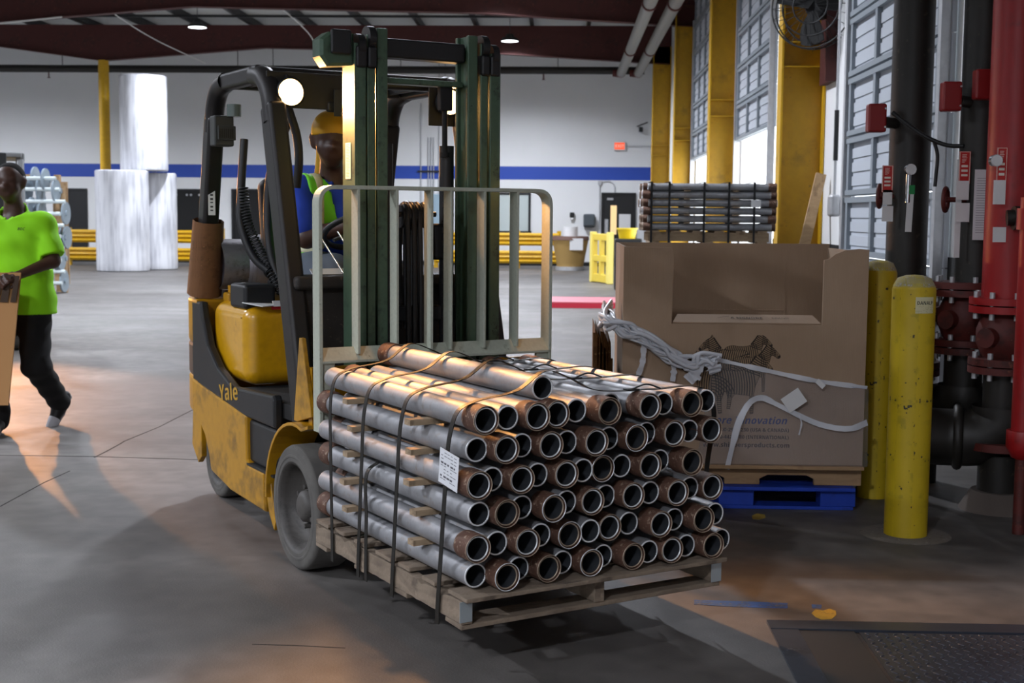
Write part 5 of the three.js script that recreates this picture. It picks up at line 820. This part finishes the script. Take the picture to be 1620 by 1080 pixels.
{ // ---- the man in the bright green shirt ----
  const t = thing('person', 'person in neon green t-shirt and black trousers walking with a cardboard panel', 'person', [-3.72, 0, -8.9]);
  const q = (x, y, z) => [x + 3.72, y, z + 8.9];
  const H = q(-3.752, 1.685, -8.88), { r, bones: hb } = headBones(H, .05);
  const neck = q(-3.745, 1.495, -8.93), chest = q(-3.735, 1.30, -8.92), waist = q(-3.72, 1.05, -8.92), pel = q(-3.72, .9, -8.93);
  const sL = q(-3.545, 1.42, -8.93), eL = q(-3.465, 1.165, -8.87), wL = q(-3.62, 1.075, -8.66), sR = q(-3.935, 1.42, -8.9), eR = q(-4.02, 1.17, -8.8), wR = q(-3.98, .98, -8.62);
  const hL = q(-3.635, .88, -8.94), kL = q(-3.575, .46, -8.80), aL = q(-3.535, .165, -9.10), hR = q(-3.81, .88, -8.92), kR = q(-3.84, .48, -8.74), aR = q(-3.80, .10, -8.70);
  const arm = (s, e, w) => [[s, e, .056, .044], [e, w, .044, .029]];
  const hand = handBones(wL, [-.5, -.2, .5], [-.25, -.6, -.6], .75, 1), handR = handBones(wR, [.3, -.4, .5], [.4, .1, -.6], .8, -1);
  const torso = [[neck, chest, .07, .125], [lerp3(sL, chest, .25), lerp3(sR, chest, .25), .085, .085], [chest, waist, .132, .125], [lerp3(chest, sL, .5), waist, .095, .1], [lerp3(chest, sR, .5), waist, .095, .1], [waist, pel, .125, .125], [hL, hR, .105, .105]];
  const legs = [[hL, kL, .09, .06], [kL, aL, .058, .038], [hR, kR, .09, .06], [kR, aR, .058, .038]];
  const full = [...hb, [H, neck, .058, .062], ...torso, [sL, lerp3(chest, sL, .5), .06, .08], [sR, lerp3(chest, sR, .5), .06, .08], ...arm(sL, eL, wL), ...arm(sR, eR, wR), ...legs];
  const bg = mesh(full, .03, .0125), hg = mesh([...hand, [lerp3(eL, wL, .8), wL, .031, .028]], .012, .0042), hg2 = mesh([...handR, [lerp3(eR, wR, .8), wR, .031, .028]], .012, .0045), fg = mesh([...hb, [H, neck, .058, .06]], .02, .004);
  obj('body', mergeGeometries([bg, hg, hg2, fg]), skinDark, t, true); eyes(t, r);
  obj('hair', [mesh([[r(0, .04, -.025), r(0, .05, -.01), .096, .094]], .02, .006, (x, y, z, d) => Math.max(d, H[1] + .045 - y - (H[2] - z) * .6))], std({ color: C('#0d0b0a'), roughness: .95 }), t, true);
  const green = std({ color: C('#8fe000'), emissive: C('#6cff00'), emissiveIntensity: 0, roughness: .8, bumpMap: softBump, bumpScale: .002 });
  const shirtB = [...torso.map(([a, b, c, d]) => [a, b, c + .012, d + .014]), [lerp3(sL, chest, .3), sL, .078, .064], [sL, lerp3(sL, eL, .85), .064, .078], [lerp3(sR, chest, .3), sR, .078, .064], [sR, lerp3(sR, eR, .85), .064, .078], [pel, q(-3.71, .82, -8.93), .14, .145], [lerp3(chest, sL, .45), q(-3.615, .8, -8.93), .11, .135], [lerp3(chest, sR, .45), q(-3.83, .8, -8.93), .11, .135]];
  const shirt = mesh(shirtB, .04, .0125, (x, y, z, d) => { const wr = .006 * Math.sin(y * 38 + x * 21) * Math.sin(x * 26 + z * 15); let v = Math.max(d + wr, .80 - y); const el = V(...sub(eL, sL)).normalize(), cl = (x - eL[0]) * el.x + (y - eL[1]) * el.y + (z - eL[2]) * el.z; if (x > sL[0] + .02 && y > 1.12) v = Math.max(v, cl + .035); const nk = Math.hypot(x - neck[0], z - neck[2] - .03) - .082; return Math.max(v, y > 1.44 ? -nk : -1); }, .008);
  obj('shirt', shirt, green, t, true);
  { const s = sheet(.07, .026, (c, w, h) => { c.clearRect(0, 0, w, h); c.fillStyle = '#1c2a10'; c.font = 'italic bold ' + h * .95 + 'px sans-serif'; c.textAlign = 'center'; c.textBaseline = 'middle'; c.fillText('BDC', w / 2, h / 2); }, 256); const o = obj('shirt_print', new THREE.PlaneGeometry(.07, .026), print(s, { transparent: true }), t, true); const p = at(33, 362, -8.755); o.position.set(p.x + 3.72, p.y, p.z + 8.9); o.rotation.y = .12; o.rotation.x = -.1; }
  obj('trousers', mesh([[hL, hR, .125, .125], [hL, kL, .115, .088], [kL, lerp3(kL, aL, 1.02), .086, .066], [hR, kR, .115, .088], [kR, lerp3(kR, aR, 1.0), .086, .07], [pel, q(-3.72, .98, -8.93), .12, .12]], .035, .0125, (x, y, z, d) => Math.max(d + .004 * Math.sin(y * 50 + z * 20), y - .86), .006), std({ color: C('#0c0c0d'), roughness: .9 }), t, true);
  const shoe = (a, toe, up) => {
    const A = V(...a), Tt = V(...toe), f = Tt.clone().sub(A), L = f.length(); f.normalize(); const U = V(...up); U.addScaledVector(f, -U.dot(f)).normalize(); const w = (x, y) => { const p = A.clone().addScaledVector(f, x).addScaledVector(U, y); return [p.x, p.y, p.z]; };
    const u = obj('shoe', mesh([[w(-.06, -.03), w(.04, -.03), .04, .042], [w(0, .03), w(.02, -.02), .045, .045], [w(.04, -.03), w(.17, -.045), .044, .036]], .03, .007), std({ color: C('#0f0f12'), roughness: .5 }), t, true);
    obj('toe_panel', mesh([[w(.12, -.038), w(.185, -.046), .04, .036]], .02, .006), std({ color: C('#c9c9ce'), roughness: .5 }), u, true);
    obj('sole', mesh([[w(-.075, -.078), w(.05, -.08), .022, .024], [w(.05, -.08), w(.18, -.08), .026, .022]], .02, .006), std({ color: C('#9a98a0'), roughness: .6 }), u, true);
    obj('side_patch', mesh([[w(-.02, -.03), w(.05, -.03), .047, .047]], .01, .007, (x, y, z, d) => { const p = V(x, y, z).sub(A), yy = p.dot(U), xx = p.dot(f); return Math.max(d, Math.abs(yy + .03 + xx * .3) - .016); }), std({ color: C('#b9b9c0'), roughness: .5 }), u, true);
  };
  shoe(aL, q(-3.59, .0, -9.0), [-.12, .45, .9]); shoe(lerp3(aR, q(-3.8, .1, -8.68), 1), q(-3.76, .075, -8.48), [0, 1, 0]);
  // the panel he carries
  const P0 = at(32, 431, -8.62), p = thing('carton_board', 'brown printed cardboard panel held by the walking person', 'cardboard', [0, 0, 0]);
  const A = at(33, 431, -8.62), B = at(13, 641, -8.5), Cc = at(-95, 641, -8.5), Dd = at(-95, 431, -8.62), n = B.clone().sub(A).cross(Cc.clone().sub(A)).normalize().multiplyScalar(.012), pos = [], quad = (a, b, c, d) => { for (const v of [a, b, c, a, c, d]) pos.push(v.x, v.y, v.z); };
  const A2 = A.clone().add(n), B2 = B.clone().add(n), C2 = Cc.clone().add(n), D2 = Dd.clone().add(n); quad(A, B, Cc, Dd); quad(A2, D2, C2, B2); quad(A, A2, B2, B); quad(B, B2, C2, Cc); quad(Cc, C2, D2, Dd); quad(Dd, D2, A2, A);
  const g = new THREE.BufferGeometry(); g.setAttribute('position', new THREE.Float32BufferAttribute(pos, 3)); g.computeVertexNormals(); obj('panel', g, std({ color: C('#a97c4c'), roughness: .85 }), p);
  const stripe = std({ color: C('#3a2a1c'), roughness: .85 });
  for (const [a, b, c, d] of [[24, 436, 31, 478], [8, 434, 18, 478], [-6, 436, 4, 478]]) { const v = [at(a, b, -8.595), at(c, b, -8.595), at(c - 6, d, -8.585), at(a - 8, d, -8.585)], ps = []; for (const k of [v[0], v[3], v[2], v[0], v[2], v[1]]) ps.push(k.x, k.y, k.z); const gg = new THREE.BufferGeometry(); gg.setAttribute('position', new THREE.Float32BufferAttribute(ps, 3)); gg.computeVertexNormals(); obj('printed_stripe', gg, stripe, p); }
}
{ // ---- the driver, built in the truck's frame ----
  const t = thing('person', 'person in blue shirt, green safety vest and yellow head wrap driving the forklift', 'person', O.toArray(), TH);
  const H = [.03, 1.845, -.84], { r, bones: hb } = headBones(H, -.35);
  const neck = [.05, 1.64, -.9], chest = [.06, 1.47, -.93], waist = [.07, 1.27, -1.0], pel = [.075, 1.235, -1.03];
  const sR = [-.115, 1.60, -.9], eR = [-.15, 1.385, -.72], wR = [.03, 1.46, -.52], sL = [.235, 1.59, -.92], eL = [.33, 1.40, -.72], wL = [.245, 1.53, -.47];
  const hR = [-.02, 1.22, -1.0], kR = [-.08, 1.225, -.57], aR = [-.06, .77, -.52], hL = [.17, 1.22, -1.0], kL = [.2, 1.2, -.57], aL = [.19, .77, -.5];
  const torso = [[neck, chest, .07, .12], [lerp3(sL, chest, .2), lerp3(sR, chest, .2), .08, .08], [chest, waist, .128, .125], [waist, pel, .125, .125], [hL, hR, .1, .1]];
  const hand = handBones(wL, [-.1, .1, .6], [0, -1, .2], .9, -1), hand2 = handBones(wR, [.1, .1, .6], [0, -1, .2], .9, 1);
  const full = [...hb, [H, neck, .056, .06], ...torso, [sR, eR, .056, .046], [eR, wR, .046, .03], [sL, eL, .056, .046], [eL, wL, .046, .03], [hR, kR, .085, .06], [kR, aR, .058, .04], [hL, kL, .085, .06], [kL, aL, .058, .04]];
  obj('body', mergeGeometries([mesh(full, .03, .0125), mesh([...hand, [lerp3(eL, wL, .8), wL, .032, .029]], .012, .0042), mesh([...hand2, [lerp3(eR, wR, .8), wR, .032, .029]], .012, .0042), mesh([...hb, [H, neck, .056, .058]], .02, .004)]), skinDark, t, true); eyes(t, r);
  const wrap = std({ color: C('#c9960c'), roughness: .6 });
  obj('head_wrap', mesh([[r(0, .052, .018), r(0, .06, .015), .09, .088], [r(0, .045, -.02), r(0, .05, -.005), .099, .097], [r(0, .0, -.07), r(0, -.1, -.1), .06, .045], [r(-.04, -.02, -.075), r(-.05, -.17, -.105), .03, .035], [r(.02, -.02, -.08), r(.02, -.16, -.11), .03, .03]], .03, .006, (x, y, z, d) => { const f = (x - H[0]) * Math.sin(-.35) + (z - H[2]) * Math.cos(-.35); return Math.max(d, Math.min(H[1] + .03 - y, f + .045)); }), wrap, t, true);
  const tee = std({ color: C('#1b3fae'), roughness: .85, bumpMap: softBump, bumpScale: .002 });
  obj('shirt', mesh([...torso.map(([a, b, c, d]) => [a, b, c + .012, d + .012]), [sR, lerp3(sR, eR, .8), .075, .078], [sL, lerp3(sL, eL, .8), .075, .078]], .035, .0125, (x, y, z, d) => Math.max(d + .005 * Math.sin(y * 45 + x * 25), 1.2 - y, y > 1.63 ? .085 - Math.hypot(x - neck[0], z - neck[2]) : -1), .006), tee, t, true);
  const vestB = [...torso.map(([a, b, c, d]) => [a, b, c + .022, d + .024]), [lerp3(sR, chest, .4), sR, .1, .09], [lerp3(sL, chest, .4), sL, .1, .09]];
  const vestF = (grow, extra) => mesh(vestB, .035, .0115, (x, y, z, d) => { const nk = Math.hypot(x - neck[0], (z - neck[2]) * .8) - .082, open = z > chest[2] ? Math.abs(x - .05) - (.008 + Math.max(0, y - 1.42) * .18) : 1; return Math.max(d, 1.21 - y, -nk, -open, Math.abs(x - .06) - (.16 + Math.max(0, 1.5 - y) * .2), extra ? extra(x, y, z) : -1); }, grow);
  const vest = obj('safety_vest', vestF(.004), std({ color: C('#7be832'), roughness: .7 }), t, true);
  obj('reflective_tape', vestF(.007, (x, y, z) => Math.min(Math.abs(x + .045) - .02, Math.abs(x - .165) - .022, Math.abs(y - 1.33) - .022)), std({ color: C('#d9d6b0'), roughness: .35 }), vest, true);
  obj('trousers', mesh([[hL, hR, .12, .12], [hR, kR, .105, .085], [kR, lerp3(kR, aR, .95), .083, .07], [hL, kL, .105, .085], [kL, lerp3(kL, aL, .95), .083, .07]], .035, .0125), std({ color: C('#5d6672'), roughness: .85 }), t, true);
  for (const a of [aR, aL]) obj('boot', mesh([[[a[0], a[1], a[2]], [a[0], .73, a[2]], .05, .05], [[a[0], .715, a[2]], [a[0], .705, a[2] + .16], .045, .04]], .02, .009), M.black, t, true);
}
// ================= second forklift behind the walking person =================
{
  const c = at(38, 240, -14.3), t = thing('forklift', 'second forklift standing behind the walking person, grey roof guard', 'forklift', [c.x - .575, 0, c.z + .03], .4);
  const g = std({ color: C('#6d6f70'), roughness: .45, metalness: .2 }), y = c.y - .06;
  for (const x of [-.5, .5]) { obj('front_pillar', [bar([x, .9, .55], [x, y, .12], .08, .1, .02)], g, t); obj('rear_pillar', [bar([x, 1.0, -.95], [x, y, -.8], .08, .1, .02)], g, t); obj('roof_rail', [bar([x, y, -.85], [x, y, .18], .09, .1, .02)], g, t); obj('wheel', [cy(.26, .2, x * .88, .26, .3, 'x', 28)], M.rubber, t); obj('wheel', [cy(.2, .18, x * .8, .2, -1.0, 'x', 28)], M.rubber, t); }
  obj('roof_panel', [rspan(-.52, .52, y - .01, y + .05, -.85, .2, .02)], g, t);
  obj('body', [rspan(-.54, .54, .3, .95, -1.3, .55, .06)], M.yellow, t); obj('counterweight', [rspan(-.54, .54, .3, 1.1, -1.7, -1.25, .1)], M.yellow, t);
  obj('seat', [rspan(-.25, .25, .95, 1.1, -.8, -.3, .04), rspan(-.25, .25, 1.05, 1.78, -.9, -.78, .05)], M.black, t); obj('mast', [rspan(-.36, -.26, .1, 2.1, .75, .9, .01), rspan(.26, .36, .1, 2.1, .75, .9, .01), rspan(-.3, .3, 2.0, 2.08, .78, .86, .01)], M.steelDark, t);
  for (const x of [-.1]) {
    const h = obj('work_lamp', [lat([[0, -.07], [.04, -.07], [.065, -.02], [.068, .01], [.06, .012]], x, y - .12, .24, 'z', 20)], M.black, t);
    obj('lens', [lat([[0, .016], [.058, .006]].reverse(), x, y - .12, .24, 'z', 20)], std({ color: C('#fff3d8'), emissive: C('#ffc983'), emissiveIntensity: 20 }), h);
    const l = new THREE.SpotLight(0xffa858, 60, 0, .7, .5); l.position.set(x, y - .12, .27); l.target.position.set(x + .2, y - 1.9, 5.2); l.castShadow = true; l.shadow.radius = 2.5; t.add(l, l.target);
  }
  const bl = obj('blue_safety_lamp', [rb(.1, .08, .08, .01, .3, y - .06, -.9)], M.black, t);
  obj('blue_lens', [cy(.03, .01, .3, y - .1, -.9, 'y', 16)], std({ color: C('#3060ff'), emissive: C('#3a5cff'), emissiveIntensity: 6 }), bl);
  const dot = onFloor(72, 517), b = new THREE.SpotLight(0x2f55ff, 160, 0, .045, .7); b.position.set(.3, y - .13, -.98); b.target.position.copy(dot); b.castShadow = true; t.add(b); scene.add(b.target);
}
renderer.render(scene, camera);
